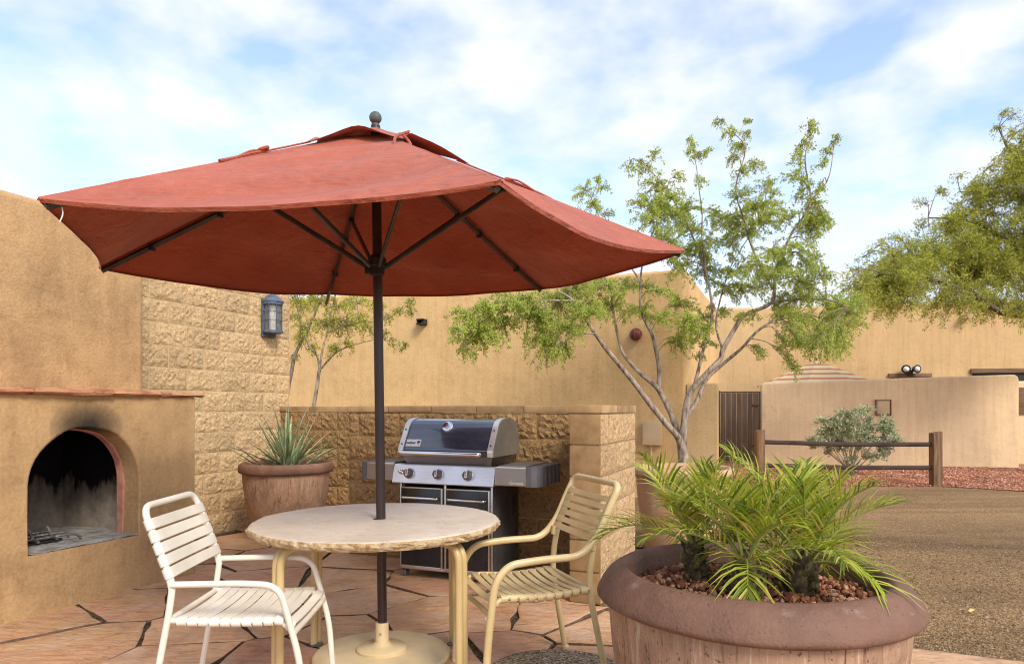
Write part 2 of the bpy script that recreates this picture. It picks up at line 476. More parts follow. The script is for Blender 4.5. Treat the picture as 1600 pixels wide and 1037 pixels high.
PALM = island_mat('palm_leaf', [(0.0, (0.10, 0.16, 0.010)), (0.35, (0.25, 0.33, 0.020)), (0.70, (0.42, 0.47, 0.035)), (0.88, (0.58, 0.51, 0.09)), (1.0, (0.50, 0.30, 0.10))], 0.40, 0.4, 0.5)
PALM_STEM = mat('palm_rachis', [(0.3, (0.20, 0.24, 0.04)), (0.7, (0.32, 0.33, 0.08))], 8, 3, 0.5)
PALM_TRUNK = mat('palm_trunk', [(0.3, (0.020, 0.015, 0.010)), (0.5, (0.07, 0.048, 0.025)), (0.7, (0.17, 0.115, 0.05))], 45, 6, 0.95, b=(60, 0.9, 0.01))
PALM_STUB = mat('palm_stub', [(0.35, (0.035, 0.026, 0.012)), (0.55, (0.12, 0.09, 0.025)), (0.75, (0.34, 0.27, 0.06))], 30, 4, 0.7, rnd=0.35)
YUCCA = mat('yucca_leaf', [(0.3, (0.11, 0.16, 0.06)), (0.52, (0.25, 0.31, 0.145)), (0.75, (0.46, 0.50, 0.30))], 3.0, 4, 0.5, rnd=0.35, stretch=(1, 1, 3))
YUCCA_DRY = mat('yucca_dry_leaf', [(0.3, (0.32, 0.24, 0.10)), (0.7, (0.52, 0.42, 0.22))], 6, 4, 0.8, rnd=0.2)
BARK = mat('pale_bark', [(0.32, (0.075, 0.05, 0.034)), (0.48, (0.27, 0.205, 0.145)), (0.7, (0.42, 0.345, 0.26))], 24, 9, 0.9, b=(45, 0.8, 0.012), stretch=(1, 1, 0.35))
BARK_D = mat('dark_bark', [(0.3, (0.06, 0.042, 0.03)), (0.7, (0.19, 0.14, 0.10))], 14, 6, 0.9, b=(45, 0.7, 0.012), stretch=(1, 1, 0.4))
LAVA = island_mat('lava_rock', [(0.0, (0.06, 0.022, 0.014)), (0.3, (0.17, 0.055, 0.026)), (0.65, (0.32, 0.125, 0.055)), (1.0, (0.52, 0.30, 0.18))], 0.9, bmp=(180, 0.8, 0.004))
RED_CHIP = island_mat('red_chip', [(0.0, (0.20, 0.075, 0.035)), (0.5, (0.42, 0.165, 0.085)), (0.85, (0.54, 0.26, 0.15)), (1.0, (0.60, 0.46, 0.34))], 0.9)
GRIT = island_mat('brown_pebble', [(0.0, (0.10, 0.060, 0.030)), (0.4, (0.26, 0.160, 0.074)), (0.8, (0.33, 0.215, 0.11)), (1.0, (0.56, 0.45, 0.30))], 0.85)

def pot_mat(name, base, streak, pale, spots=True, zs=0.22):
    m, nt, bs, out = new_mat(name)
    v = vec_in(nt)
    vs_ = vec_in(nt, (1, 1, zs * .25))
    s = noise(nt, vs_, 52, 9, 0.72, 0.4)
    col = ramp(nt, s, [(0.34, streak), (0.43, base), (0.55, base), (0.68, pale)])
    blo = ramp(nt, noise(nt, vec_in(nt, (1, 1, .6)), 9, 9, 0.72, 0.5), [(0.34, 0.70), (0.5, 1.0), (0.68, 1.22)])
    col = mixc(nt, 0.9, col, blo, 'MULTIPLY')
    big = ramp(nt, noise(nt, v, 4, 5), [(0.3, 0.82), (0.7, 1.12)])
    col = mixc(nt, 0.8, col, big, 'MULTIPLY')
    wht = ramp(nt, noise(nt, vec_in(nt, (1, 1, .5)), 6, 8, 0.72, 0.8), [(0.66, 0.0), (0.72, 0.8)])
    col = mixc(nt, wht, col, (0.72, 0.68, 0.62))
    if spots:
        pit = ramp(nt, noise(nt, v, 70, 3, 0.5), [(0.31, 0.22), (0.37, 1.0)])
        col = mixc(nt, 0.8, col, pit, 'MULTIPLY')
    nt.links.new(col, bs.inputs['Base Color'])
    bs.inputs['Roughness'].default_value = 0.75; bs.inputs['Specular IOR Level'].default_value = 0.3
    p = bump(nt, bs, noise(nt, v, 90, 5, 0.6), 0.35, 0.005)
    bump(nt, bs, s, 0.3, 0.008, p)
    return m
POT_BODY = pot_mat('cast_pot_body', (0.36, 0.215, 0.130), (0.12, 0.05, 0.028), (0.56, 0.43, 0.31))
def rim_mat(name, c):
    m, nt, bs, out = new_mat(name)
    v = vec_in(nt)
    lo = tuple(x * .62 for x in c); hi = tuple(min(1, x * 1.38) for x in c)
    col = ramp(nt, noise(nt, v, 5, 10, 0.68), [(0.28, lo), (0.5, c), (0.74, hi)])
    pit = ramp(nt, noise(nt, v, 95, 3, 0.5), [(0.27, 0.28), (0.35, 1.0)])
    col = mixc(nt, 0.75, col, pit, 'MULTIPLY')
    wv = nt.nodes.new('ShaderNodeVectorMath'); wv.operation = 'ADD'
    nz = nt.nodes.new('ShaderNodeTexNoise'); nz.inputs['Scale'].default_value = 5; nz.inputs['Detail'].default_value = 5
    nt.links.new(v, nz.inputs['Vector']); nt.links.new(nz.outputs['Color'], wv.inputs[0]); nt.links.new(v, wv.inputs[1])
    vo = nt.nodes.new('ShaderNodeTexVoronoi'); vo.feature = 'DISTANCE_TO_EDGE'; vo.inputs['Scale'].default_value = 2.3
    nt.links.new(wv.outputs[0], vo.inputs['Vector'])
    ck = ramp(nt, vo.outputs['Distance'], [(0.0, 0.45), (0.007, 1.0)])
    col = mixc(nt, 0.7, col, ck, 'MULTIPLY')
    crust = ramp(nt, noise(nt, v, 9, 8, 0.75), [(0.60, 0.0), (0.78, 0.5)])
    col = mixc(nt, crust, col, (0.52, 0.42, 0.34))
    nt.links.new(col, bs.inputs['Base Color'])
    bs.inputs['Roughness'].default_value = 0.66; bs.inputs['Specular IOR Level'].default_value = 0.3
    p = bump(nt, bs, noise(nt, v, 95, 3, 0.5), 0.5, 0.006)
    bump(nt, bs, noise(nt, v, 320, 3), 0.35, 0.003, p)
    return m
POT_RIM = rim_mat('cast_pot_rim', (0.165, 0.084, 0.052))
POT_RIM2 = rim_mat('brown_pot_rim', (0.215, 0.108, 0.064))
POT_BODY2 = pot_mat('brown_pot_body', (0.41, 0.235, 0.130), (0.17, 0.065, 0.036), (0.56, 0.41, 0.285))
TERRA = mat('terracotta', [(0.3, (0.40, 0.22, 0.11)), (0.6, (0.52, 0.31, 0.17)), (0.8, (0.60, 0.42, 0.28))], 5, 6, 0.75, b=(100, 0.3, 0.004), stretch=(1, 1, .5))
SOIL = mat('dark_soil', [(0.3, (0.03, 0.022, 0.016)), (0.7, (0.10, 0.07, 0.045))], 30, 5, 0.95, b=(60, 0.8, 0.015))

def canvas():
    m, nt, bs, out = new_mat('red_canvas')
    v = vec_in(nt, rnd=False)
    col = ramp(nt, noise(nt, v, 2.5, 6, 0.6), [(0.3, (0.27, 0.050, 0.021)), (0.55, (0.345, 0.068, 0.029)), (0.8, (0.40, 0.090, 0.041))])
    fade_light = ramp(nt, noise(nt, v, 14, 6, 0.7), [(0.45, 0.0), (0.8, 0.25)])
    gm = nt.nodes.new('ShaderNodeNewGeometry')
    fade_light = math_n(nt, 'MULTIPLY', math_n(nt, 'ADD', fade_light, 0.14), math_n(nt, 'SUBTRACT', 1.0, gm.outputs['Backfacing']))  # outside paler: sun fade, plus daylight contrast with the underside painted in
    col = mixc(nt, fade_light, col, (0.62, 0.22, 0.13))
    nt.links.new(col, bs.inputs['Base Color'])
    bs.inputs['Roughness'].default_value = 0.85; bs.inputs['Specular IOR Level'].default_value = 0.25
    bs.inputs['Sheen Weight'].default_value = 0.15
    wv = vec_in(nt, (1.0, 1.0, 1.0), rnd=False)
    p = bump(nt, bs, noise(nt, wv, 5, 4, 0.5, 1.2), 0.6, 0.05)
    p = bump(nt, bs, noise(nt, vec_in(nt, (1, 1, 7), rnd=False), 4, 5, 0.6, 0.8), 0.5, 0.03, p)
    bump(nt, bs, noise(nt, v, 260, 2), 0.2, 0.002, p)
    tr = nt.nodes.new('ShaderNodeBsdfTranslucent'); tr.inputs['Color'].default_value = (0.36, 0.045, 0.018, 1)
    mx = nt.nodes.new('ShaderNodeMixShader'); mx.inputs[0].default_value = 0.035
    nt.links.new(bs.outputs[0], mx.inputs[1]); nt.links.new(tr.outputs[0], mx.inputs[2]); nt.links.new(mx.outputs[0], out.inputs[0])
    return m
CANVAS = canvas()
POLE = mat('bronze_pole', [(0.3, (0.020, 0.011, 0.008)), (0.7, (0.040, 0.022, 0.016))], 8, 3, 0.38, spec=0.5)
RIB = mat('dark_grey_metal', [(0.3, (0.045, 0.040, 0.038)), (0.7, (0.085, 0.075, 0.070))], 12, 3, 0.4, metal=0.3)
BALL = mat('weathered_ball', [(0.3, (0.055, 0.062, 0.060)), (0.7, (0.12, 0.125, 0.11))], 30, 5, 0.6, b=(80, 0.4, 0.003))
WHITE = mat('cream_white_vinyl', [(0.3, (0.66, 0.60, 0.47)), (0.6, (0.745, 0.69, 0.565)), (0.8, (0.78, 0.73, 0.62))], 5, 5, 0.42, spec=0.45, rnd=0.03)
TAN = mat('tan_vinyl', [(0.3, (0.50, 0.37, 0.165)), (0.6, (0.59, 0.45, 0.225)), (0.8, (0.64, 0.51, 0.28))], 7, 5, 0.36, spec=0.5, rnd=0.05)
TAN_TUBE = mat('tan_painted_tube', [(0.3, (0.52, 0.385, 0.17)), (0.7, (0.62, 0.475, 0.24))], 9, 5, 0.33, spec=0.5)
TABLE_LEG = mat('tan_table_leg', [(0.3, (0.45, 0.315, 0.12)), (0.7, (0.58, 0.425, 0.20))], 7, 5, 0.4, spec=0.5, stretch=(1, 1, .3))
BASE_TAN = mat('tan_base_plate', [(0.25, (0.50, 0.37, 0.18)), (0.6, (0.64, 0.50, 0.28)), (0.8, (0.70, 0.58, 0.38))], 5, 7, 0.35, spec=0.5, b=(200, 0.15, 0.002))
def table_mat(name, edge):
    m, nt, bs, out = new_mat(name)
    v = vec_in(nt); vst = vec_in(nt, (1, 3.0, 1))
    if edge:
        col = ramp(nt, noise(nt, v, 26, 7, 0.65), [(0.28, (0.20, 0.11, 0.045)), (0.43, (0.45, 0.29, 0.13)), (0.58, (0.62, 0.47, 0.27)), (0.78, (0.72, 0.62, 0.45))])
        bs.inputs['Roughness'].default_value = 0.85
        bump(nt, bs, noise(nt, v, 40, 7, 0.7), 0.9, 0.02)
    else:
        col = ramp(nt, noise(nt, v, 3, 7, 0.62, 0.6), [(0.3, (0.60, 0.485, 0.345)), (0.55, (0.73, 0.615, 0.46)), (0.8, (0.80, 0.70, 0.55))])
        fl = ramp(nt, noise(nt, vst, 22, 9, 0.74, 1.0), [(0.33, (0.58, 0.46, 0.34)), (0.46, 1.0), (0.66, (1.06, 1.05, 1.04))])
        col = mixc(nt, 0.85, col, fl, 'MULTIPLY')
        bs.inputs['Roughness'].default_value = 0.36; bs.inputs['Specular IOR Level'].default_value = 0.4
        p = bump(nt, bs, noise(nt, vst, 12, 9, 0.70, 0.8), 0.5, 0.014)
        bump(nt, bs, noise(nt, v, 120, 4), 0.12, 0.002, p)
    nt.links.new(col, bs.inputs['Base Color'])
    return m
TABLE_TOP, TABLE_EDGE = table_mat('table_stone', False), table_mat('table_stone_edge', True)
def steel(name, c, rough, st=(1, 1, 60), bmp=0.06):
    m, nt, bs, out = new_mat(name)
    v = vec_in(nt, st)
    n = noise(nt, v, 12, 4)
    nt.links.new(ramp(nt, n, [(0.3, tuple(x * .88 for x in c)), (0.7, tuple(min(1, x * 1.08) for x in c))]), bs.inputs['Base Color'])
    bs.inputs['Metallic'].default_value = 1.0
    rr = ramp(nt, noise(nt, vec_in(nt), 6, 5), [(0.3, rough * .8), (0.7, rough * 1.25)])
    nt.links.new(rr, bs.inputs['Roughness'])
    bump(nt, bs, n, bmp, 0.001)
    return m
STEEL = steel('brushed_steel', (0.62, 0.59, 0.55), 0.34)
STEEL_PANEL = steel('control_panel_steel', (0.78, 0.77, 0.76), 0.36)
STEEL_DIM = steel('dull_steel', (0.36, 0.325, 0.29), 0.42)
CHROME = steel('chrome_bar', (0.80, 0.79, 0.77), 0.16, bmp=0.0)
ENAMEL = mat('blue_black_enamel', [(0.3, (0.030, 0.042, 0.065)), (0.7, (0.065, 0.085, 0.120))], 3, 4, 0.14, metal=0.25, spec=0.9, coat=1.0, b=(3.5, 0.10, 0.02), stretch=(1, 1, 4))
BLACK = mat('black_door_enamel', [(0.3, (0.008, 0.008, 0.009)), (0.7, (0.018, 0.018, 0.020))], 6, 4, 0.22, spec=0.5)
CHARCOAL = mat('charcoal_steel_side', [(0.3, (0.050, 0.048, 0.050)), (0.7, (0.095, 0.092, 0.092))], 7, 5, 0.42, metal=0.35)
GREYCAP = mat('grey_plastic', [(0.3, (0.085, 0.085, 0.09)), (0.7, (0.15, 0.15, 0.155))], 9, 4, 0.5)
CASTAL = mat('cast_lid_end', [(0.3, (0.24, 0.215, 0.18)), (0.7, (0.38, 0.35, 0.30))], 5, 5, 0.42, metal=0.7, b=(60, 0.1, 0.002))
TRIM = mat('pale_lid_trim', [(0.3, (0.62, 0.60, 0.55)), (0.7, (0.76, 0.74, 0.69))], 9, 4, 0.3, metal=0.6)
BADGE = mat('badge_white', [(0.3, (0.72, 0.70, 0.66)), (0.7, (0.80, 0.79, 0.76))], 9, 3, 0.4)
INK = mat('badge_ink', [(0.3, (0.025, 0.025, 0.03)), (0.7, (0.04, 0.04, 0.045))], 9, 3, 0.5)
REDMARK = mat('red_mark', [(0.3, (0.40, 0.03, 0.02)), (0.7, (0.50, 0.05, 0.03))], 9, 3, 0.5)
GREENCREAM = mat('cream_paint', [(0.3, (0.70, 0.66, 0.56)), (0.7, (0.78, 0.74, 0.66))], 9, 3, 0.4)
LANTERN = mat('slate_blue_metal', [(0.3, (0.055, 0.075, 0.11)), (0.7, (0.115, 0.15, 0.20))], 25, 5, 0.5, b=(90, 0.3, 0.003))
def glass():
    m, nt, bs, out = new_mat('lantern_glass')
    bs.inputs['Base Color'].default_value = (0.80, 0.78, 0.70, 1)
    bs.inputs['Transmission Weight'].default_value = 0.85
    bs.inputs['Roughness'].default_value = 0.08; bs.inputs['IOR'].default_value = 1.3
    v = vec_in(nt); bump(nt, bs, noise(nt, v, 25, 3), 0.15, 0.005)
    return m
GLASS = glass()
FROST = mat('frosted_tube', [(0.3, (0.72, 0.70, 0.62)), (0.7, (0.82, 0.80, 0.74))], 9, 3, 0.5)
SOOT = mat('soot_brick', [(0.3, (0.006, 0.005, 0.005)), (0.55, (0.022, 0.018, 0.016)), (0.8, (0.12, 0.09, 0.07))], 3.5, 7, 0.95, spec=0.1, b=(40, 0.6, 0.01))
def firebox():
    m, nt, bs, out = new_mat('sooty_firebox')
    v = vec_in(nt, rnd=False)
    t = nt.nodes.new('ShaderNodeTexCoord'); s = nt.nodes.new('ShaderNodeSeparateXYZ'); nt.links.new(t.outputs['Object'], s.inputs[0])
    h = math_n(nt, 'ADD', s.outputs['Z'], math_n(nt, 'MULTIPLY', noise(nt, vec_in(nt, (1, 1, .3), rnd=False), 7, 9, 0.66), 0.55))
    sfac = ramp(nt, h, [(0.72, 0.0), (0.95, 0.62), (1.25, 1.0)])     # soot: ragged edge of its own shape
    base = ramp(nt, noise(nt, v, 14, 9, 0.72), [(0.3, (0.20, 0.165, 0.13)), (0.5, (0.27, 0.225, 0.175)), (0.7, (0.36, 0.29, 0.22))])
    col = mixc(nt, sfac, base, (0.007, 0.006, 0.006))
    nt.links.new(col, bs.inputs['Base Color'])
    bs.inputs['Roughness'].default_value = 0.95; bs.inputs['Specular IOR Level'].default_value = 0.1
    bump(nt, bs, noise(nt, v, 30, 6), 0.6, 0.012)
    return m
FIREBOX = firebox()
ASH = mat('grey_ash', [(0.3, (0.16, 0.145, 0.125)), (0.55, (0.38, 0.355, 0.31)), (0.8, (0.52, 0.49, 0.44))], 9, 7, 0.95, spec=0.1, b=(50, 0.7, 0.012), stretch=(1, 1, 1))
REDCLAY = mat('red_clay_lip', [(0.3, (0.34, 0.135, 0.085)), (0.7, (0.52, 0.25, 0.17))], 12, 5, 0.9, b=(60, 0.5, 0.006))
MANTEL = mat('red_sandstone', [(0.25, (0.26, 0.095, 0.045)), (0.45, (0.46, 0.19, 0.09)), (0.62, (0.52, 0.29, 0.14)), (0.8, (0.56, 0.40, 0.24))], 7, 7, 0.85, b=(35, 0.8, 0.012), stretch=(1, 1, 3), rnd=0.12)
IRON = mat('burnt_iron', [(0.3, (0.04, 0.035, 0.032)), (0.55, (0.16, 0.14, 0.125)), (0.8, (0.48, 0.45, 0.42))], 30, 5, 0.5, metal=0.5, b=(60, 0.4, 0.003))
BLACKIRON = mat('black_iron', [(0.3, (0.012, 0.011, 0.010)), (0.7, (0.03, 0.028, 0.026))], 15, 4, 0.55)
GATEWOOD = mat('dark_gate_board', [(0.3, (0.075, 0.045, 0.025)), (0.7, (0.135, 0.085, 0.050))], 3, 6, 0.8, b=(30, 0.4, 0.005), stretch=(6, 6, .5), rnd=0.18)
GATEMETAL = mat('gate_steel', [(0.3, (0.030, 0.021, 0.016)), (0.7, (0.055, 0.040, 0.030))], 8, 4, 0.5)
POSTWOOD = mat('weathered_post', [(0.3, (0.07, 0.035, 0.018)), (0.55, (0.19, 0.105, 0.050)), (0.8, (0.33, 0.20, 0.10))], 5, 7, 0.85, b=(30, 0.7, 0.008), stretch=(5, 5, .4), rnd=0.15)
RAILWOOD = mat('dark_rail', [(0.3, (0.025, 0.014, 0.010)), (0.7, (0.075, 0.045, 0.03))], 6, 5, 0.75, b=(40, 0.5, 0.004), stretch=(.4, 5, 5))
STRIPE_C = mat('striped_cream', [(0.3, (0.66, 0.48, 0.24)), (0.7, (0.74, 0.58, 0.33))], 6, 4, 0.85)
BEIGEBOX = mat('beige_metal', [(0.3, (0.55, 0.385, 0.205)), (0.7, (0.63, 0.45, 0.25))], 5, 4, 0.55)
ORNAMENT = mat('maroon_ball', [(0.3, (0.10, 0.012, 0.022)), (0.6, (0.24, 0.035, 0.055)), (0.8, (0.40, 0.22, 0.20))], 22, 5, 0.6, b=(40, 0.6, 0.01))
DARKIN = mat('dark_interior', [(0.3, (0.025, 0.02, 0.017)), (0.7, (0.05, 0.04, 0.035))], 3, 3, 0.8)
BROWNWOOD = mat('brown_trim', [(0.3, (0.14, 0.075, 0.04)), (0.7, (0.24, 0.14, 0.075))], 6, 5, 0.8, stretch=(.5, 4, 4))
YELLOWLEAF = mat('yellow_leaf', [(0.3, (0.55, 0.40, 0.08)), (0.7, (0.70, 0.56, 0.18))], 30, 3, 0.6)
TILE = mat('roof_edge_metal', [(0.3, (0.50, 0.47, 0.44)), (0.7, (0.66, 0.64, 0.62))], 6, 4, 0.5)

# ------------------------------------------------------------------ ground, drive, gravel bed, patio
FRONT, SIDE, FAR = -TH, math.pi / 2 - TH, -math.atan(0.2126)
def sheet(name, poly, z, m, kind='structure'):
    mb = MB(); mb.add([(p[0], p[1], z) for p in poly], [tuple(range(len(poly)))])
    o = mb.build(name, m, None, smooth=0, fix=False)
    return tag(o, kind=kind)
g = sheet('ground', [(-400, -400), (400, -400), (400, 400), (-400, 400)], -0.05, DRIVE)
sheet('drive', [AB(-1.2, 4.12), AB(4, 4.12), AB(60, 4.12), AB(60, 70), AB(-60, 70), AB(-60, 6.25), AB(-1.2, 6.25)], -0.02, DRIVE)
bed = sheet('gravel_bed', [(2.9, 11.55), (4.2, 11.3), (5.4, 11.28), (6.3, 11.12), (7.0, 11.15), (7.8, 10.5), (9.2, 10.1), (14, 9.2), (18, 9), (18, 13.5), (10.6, 15.2), (2.9, 16.6)], -0.012, REDBED)

def pebbles(name, pts, rad, m, z=0.0, flat=0.6, label=None, cat=None):
    n = len(pts)
    base = np.array([(1, 0, 0), (-1, 0, 0), (0, 1, 0), (0, -1, 0), (0, 0, 1), (0, 0, -1)], float)
    tri = np.array([(0, 2, 4), (2, 1, 4), (1, 3, 4), (3, 0, 4), (2, 0, 5), (1, 2, 5), (3, 1, 5), (0, 3, 5)])
    V = base[None] * rng.uniform(.55, 1.25, (n, 6, 1)) * rad[:, None, None]
    ang = rng.uniform(0, 2 * np.pi, n); c, s = np.cos(ang), np.sin(ang)
    x, y = V[:, :, 0].copy(), V[:, :, 1].copy()
    V[:, :, 0] = x * c[:, None] - y * s[:, None]; V[:, :, 1] = x * s[:, None] + y * c[:, None]
    tl = rng.uniform(-.5, .5, (n, 1)); V[:, :, 2] = V[:, :, 2] * flat + V[:, :, 0] * tl
    V[:, :, 0] += pts[:, 0:1]; V[:, :, 1] += pts[:, 1:2]; V[:, :, 2] += (pts[:, 2:3] if pts.shape[1] > 2 else z)
    F = (tri[None] + (np.arange(n) * 6)[:, None, None]).reshape(-1, 3)
    return tag(np_mesh(name, V.reshape(-1, 3), F, m), label, cat, kind='stuff')
def ab_np(b, a):
    return np.stack([b * CT + a * ST, -b * ST + a * CT], 1)
# loose gravel of the drive, thicker along the patio edge
n = 52000
b_ = rng.uniform(-1.05, 3.4, n); a_ = 4.14 + rng.power(0.5, n) * 3.4
pts = ab_np(b_, a_)
pebbles('drive_gravel', pts, rng.uniform(.0030, .0075, n) * (1 + (rng.random(n) < .03) * .9), GRIT, z=-0.017, label='loose brown gravel lying over the open drive', cat='gravel')
n = 36000
x_ = rng.uniform(2.9, 13.5, n); y_ = rng.uniform(9.9, 16.2, n)
edge = np.interp(x_, [2.9, 4.2, 5.4, 6.3, 7.0, 7.8, 9.2, 14], [11.55, 11.3, 11.28, 11.12, 11.15, 10.5, 10.1, 9.2]) + rng.normal(0, .07, n)
back = np.interp(x_, [2.9, 10.6, 14], [16.4, 14.7, 14.4])
k = (y_ > edge) & (y_ < back)
pebbles('red_gravel', np.stack([x_[k], y_[k]], 1), rng.uniform(.012, .030, k.sum()), RED_CHIP, z=-0.005, label='red crushed gravel in the bed before the patio wall', cat='gravel')

patio = thing('patio', 'flagstone patio floor with dark grit joints', 'patio')
patio['kind'] = 'structure'
def clip(poly, nx, ny, c):                     # keep the side nx*x + ny*y <= c
    out = []
    for i in range(len(poly)):
        p, q = poly[i], poly[(i + 1) % len(poly)]
        dp, dq = nx * p[0] + ny * p[1] - c, nx * q[0] + ny * q[1] - c
        if dp <= 0: out.append(p)
        if dp * dq < 0:
            t = dp / (dp - dq); out.append((p[0] + (q[0] - p[0]) * t, p[1] + (q[1] - p[1]) * t))
    return out
seeds = []
for px, py in [(60, 968), (105, 1010), (205, 940), (318, 928), (330, 985), (290, 1028), (425, 908), (430, 872), (372, 846), (425, 968), (405, 1030), (580, 872), (520, 905), (560, 938), (650, 965), (690, 905), (760, 962), (780, 1012), (850, 965), (930, 985), (870, 922), (930, 1030), (705, 1020), (545, 985), (1500, 1032)]:
    w = G(px, py); seeds.append((w.x * CT - w.y * ST, w.x * ST + w.y * CT))
tries = 0
while tries < 4000:
    tries += 1
    p = (random.uniform(-5.6, 3.6), random.uniform(0.6, 6.6))
    if min((p[0] - q[0]) ** 2 + (p[1] - q[1]) ** 2 for q in seeds) > 0.62 ** 2: seeds.append(p)
def flagstone(poly, z, gap):
    n = len(poly)
    cx = sum(p[0] for p in poly) / n; cy = sum(p[1] for p in poly) / n
    loop = []
    for i in range(n):
        p, q = Vector(poly[i]), Vector(poly[(i + 1) % n])
        L = (q - p).length; k = max(2, int(L / 0.11))
        nr = Vector((-(q - p).y, (q - p).x)).normalized()
        for j in range(k):
            t = j / k
            w = p.lerp(q, t)
            amp = 0.024 if 0 < j < k else 0.012
            w = w + nr * (mnoise.noise(Vector((w.x * 5, w.y * 5, 3.1))) * amp + mnoise.noise(Vector((w.x * 17, w.y * 17, 9))) * amp * .6 + mnoise.noise(Vector((w.x * 40, w.y * 40, 5))) * .004)
            loop.append(w)
    m = len(loop)
    c = Vector((cx, cy))
    def ring(ins, h):
        return [Vector((*(w + (c - w).normalized() * ins), h + mnoise.noise(Vector((w.x * 4, w.y * 4, 0))) * .003)) for w in loop]
    vs = ring(gap, -0.046) + ring(gap, z - 0.008) + ring(gap + .005, z - 0.002) + ring(gap + .022, z)
    fs = []
    for r in range(3):
        for i in range(m):
            fs.append((r * m + i, r * m + (i + 1) % m, (r + 1) * m + (i + 1) % m, (r + 1) * m + i))
    fs.append(tuple(3 * m + i for i in range(m)))
    return vs, fs
for i, s in enumerate(seeds):
    if not (-5.5 < s[0] < 3.4 and 0.8 < s[1] < 6.4): continue
    poly = [(s[0] - 1.4, s[1] - 1.4), (s[0] + 1.4, s[1] - 1.4), (s[0] + 1.4, s[1] + 1.4), (s[0] - 1.4, s[1] + 1.4)]
    gp = random.uniform(.004, .010)
    for j, q in sorted(enumerate(seeds), key=lambda t: (t[1][0] - s[0]) ** 2 + (t[1][1] - s[1]) ** 2)[1:24]:
        dx, dy = q[0] - s[0], q[1] - s[1]
        poly = clip(poly, dx, dy, (q[0] ** 2 - s[0] ** 2 + q[1] ** 2 - s[1] ** 2) / 2 - gp * math.hypot(dx, dy))
        if len(poly) < 3: break
    if len(poly) < 3: continue
    poly = clip(poly, 0, 1, 6.14); poly = clip(poly, -1, 0, 5.33) if poly else poly
    if s[0] > -1.24 and poly: poly = clip(poly, 0, 1, 4.13 + random.uniform(-.01, .02))
    elif poly and s[1] > 4.1: poly = clip(poly, 1, 0, -1.2)
    if len(poly) < 3: continue
    area = abs(sum(poly[k][0] * poly[(k + 1) % len(poly)][1] - poly[(k + 1) % len(poly)][0] * poly[k][1] for k in range(len(poly)))) / 2
    if area < 0.02: continue
    pw = [tuple(AB(*p)[:2]) for p in poly]
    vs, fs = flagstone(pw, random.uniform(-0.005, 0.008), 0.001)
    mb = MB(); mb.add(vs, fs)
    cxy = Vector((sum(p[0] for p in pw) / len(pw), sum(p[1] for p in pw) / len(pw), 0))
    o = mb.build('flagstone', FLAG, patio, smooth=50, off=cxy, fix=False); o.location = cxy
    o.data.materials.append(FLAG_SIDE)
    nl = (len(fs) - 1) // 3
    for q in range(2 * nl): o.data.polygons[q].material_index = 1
base = MB()
base.add([(*AB(b, a)[:2], -0.014) for b, a in ((-5.33, 0.6), (3.7, 0.6), (3.7, 4.12), (-1.2, 4.12), (-1.2, 6.15), (-5.33, 6.15))], [(0, 1, 2, 3, 4, 5)])
base.build('joint_bed', JOINT, patio, smooth=0, fix=False)
n = 16000
b_ = rng.uniform(-4.3, 0.3, n); a_ = rng.uniform(2.6, 6.0, n)
jp = pebbles('joint_gravel', ab_np(b_, a_), rng.uniform(.003, .0065, n), GRIT, z=-0.012)
jp.parent = patio
# ------------------------------------------------------------------ split-faced block walls
def block_mesh(name, L, H, D, m, seed, rough=0.02, nx=14, nz=7, end_rough=True):
    r = random.Random(seed)
    rough *= .72
    ox = r.uniform(0, 100)
    def edge(u, w): return min(u, 1 - u, w * .6 + .0, (1 - w) * .6) 
    vs = []; fs = []
    for j in range(nz + 1):
        for i in range(nx + 1):
            u, w = i / nx, j / nz
            e = min(1.0, 6 * min(u * L / H, (1 - u) * L / H, w, 1 - w))
            h = rough * e * (0.6 + 0.45 * mnoise.noise(Vector((u * L * 11 + ox, w * H * 13, seed))) + 0.6 * mnoise.noise(Vector((u * L * 34 + ox, w * H * 36, seed + 4))) + r.uniform(-.5, .5))
            jx = 0 if i in (0, nx) else r.uniform(-.3, .3) * L / nx
            jz = 0 if j in (0, nz) else r.uniform(-.3, .3) * H / nz
            vs.append((u * L + jx, -h, w * H + jz))
    for j in range(nz):
        for i in range(nx):
            a = j * (nx + 1) + i; b, c, d_ = a + 1, a + nx + 2, a + nx + 1
            fs += [(a, b, c), (a, c, d_)] if r.random() < .5 else [(a, b, d_), (b, c, d_)]
    mb = MB(); mb.add(vs, fs)
    mb.add([(0, 0, 0), (L, 0, 0), (L, 0, H), (0, 0, H), (0, D, 0), (L, D, 0), (L, D, H), (0, D, H)], [(0, 4, 5, 1), (1, 5, 6, 2), (2, 6, 7, 3), (3, 7, 4, 0), (4, 7, 6, 5)])
    return mb.mesh(name, m, smooth=0, fix=False)
BL, BH = 0.4064, 0.2032
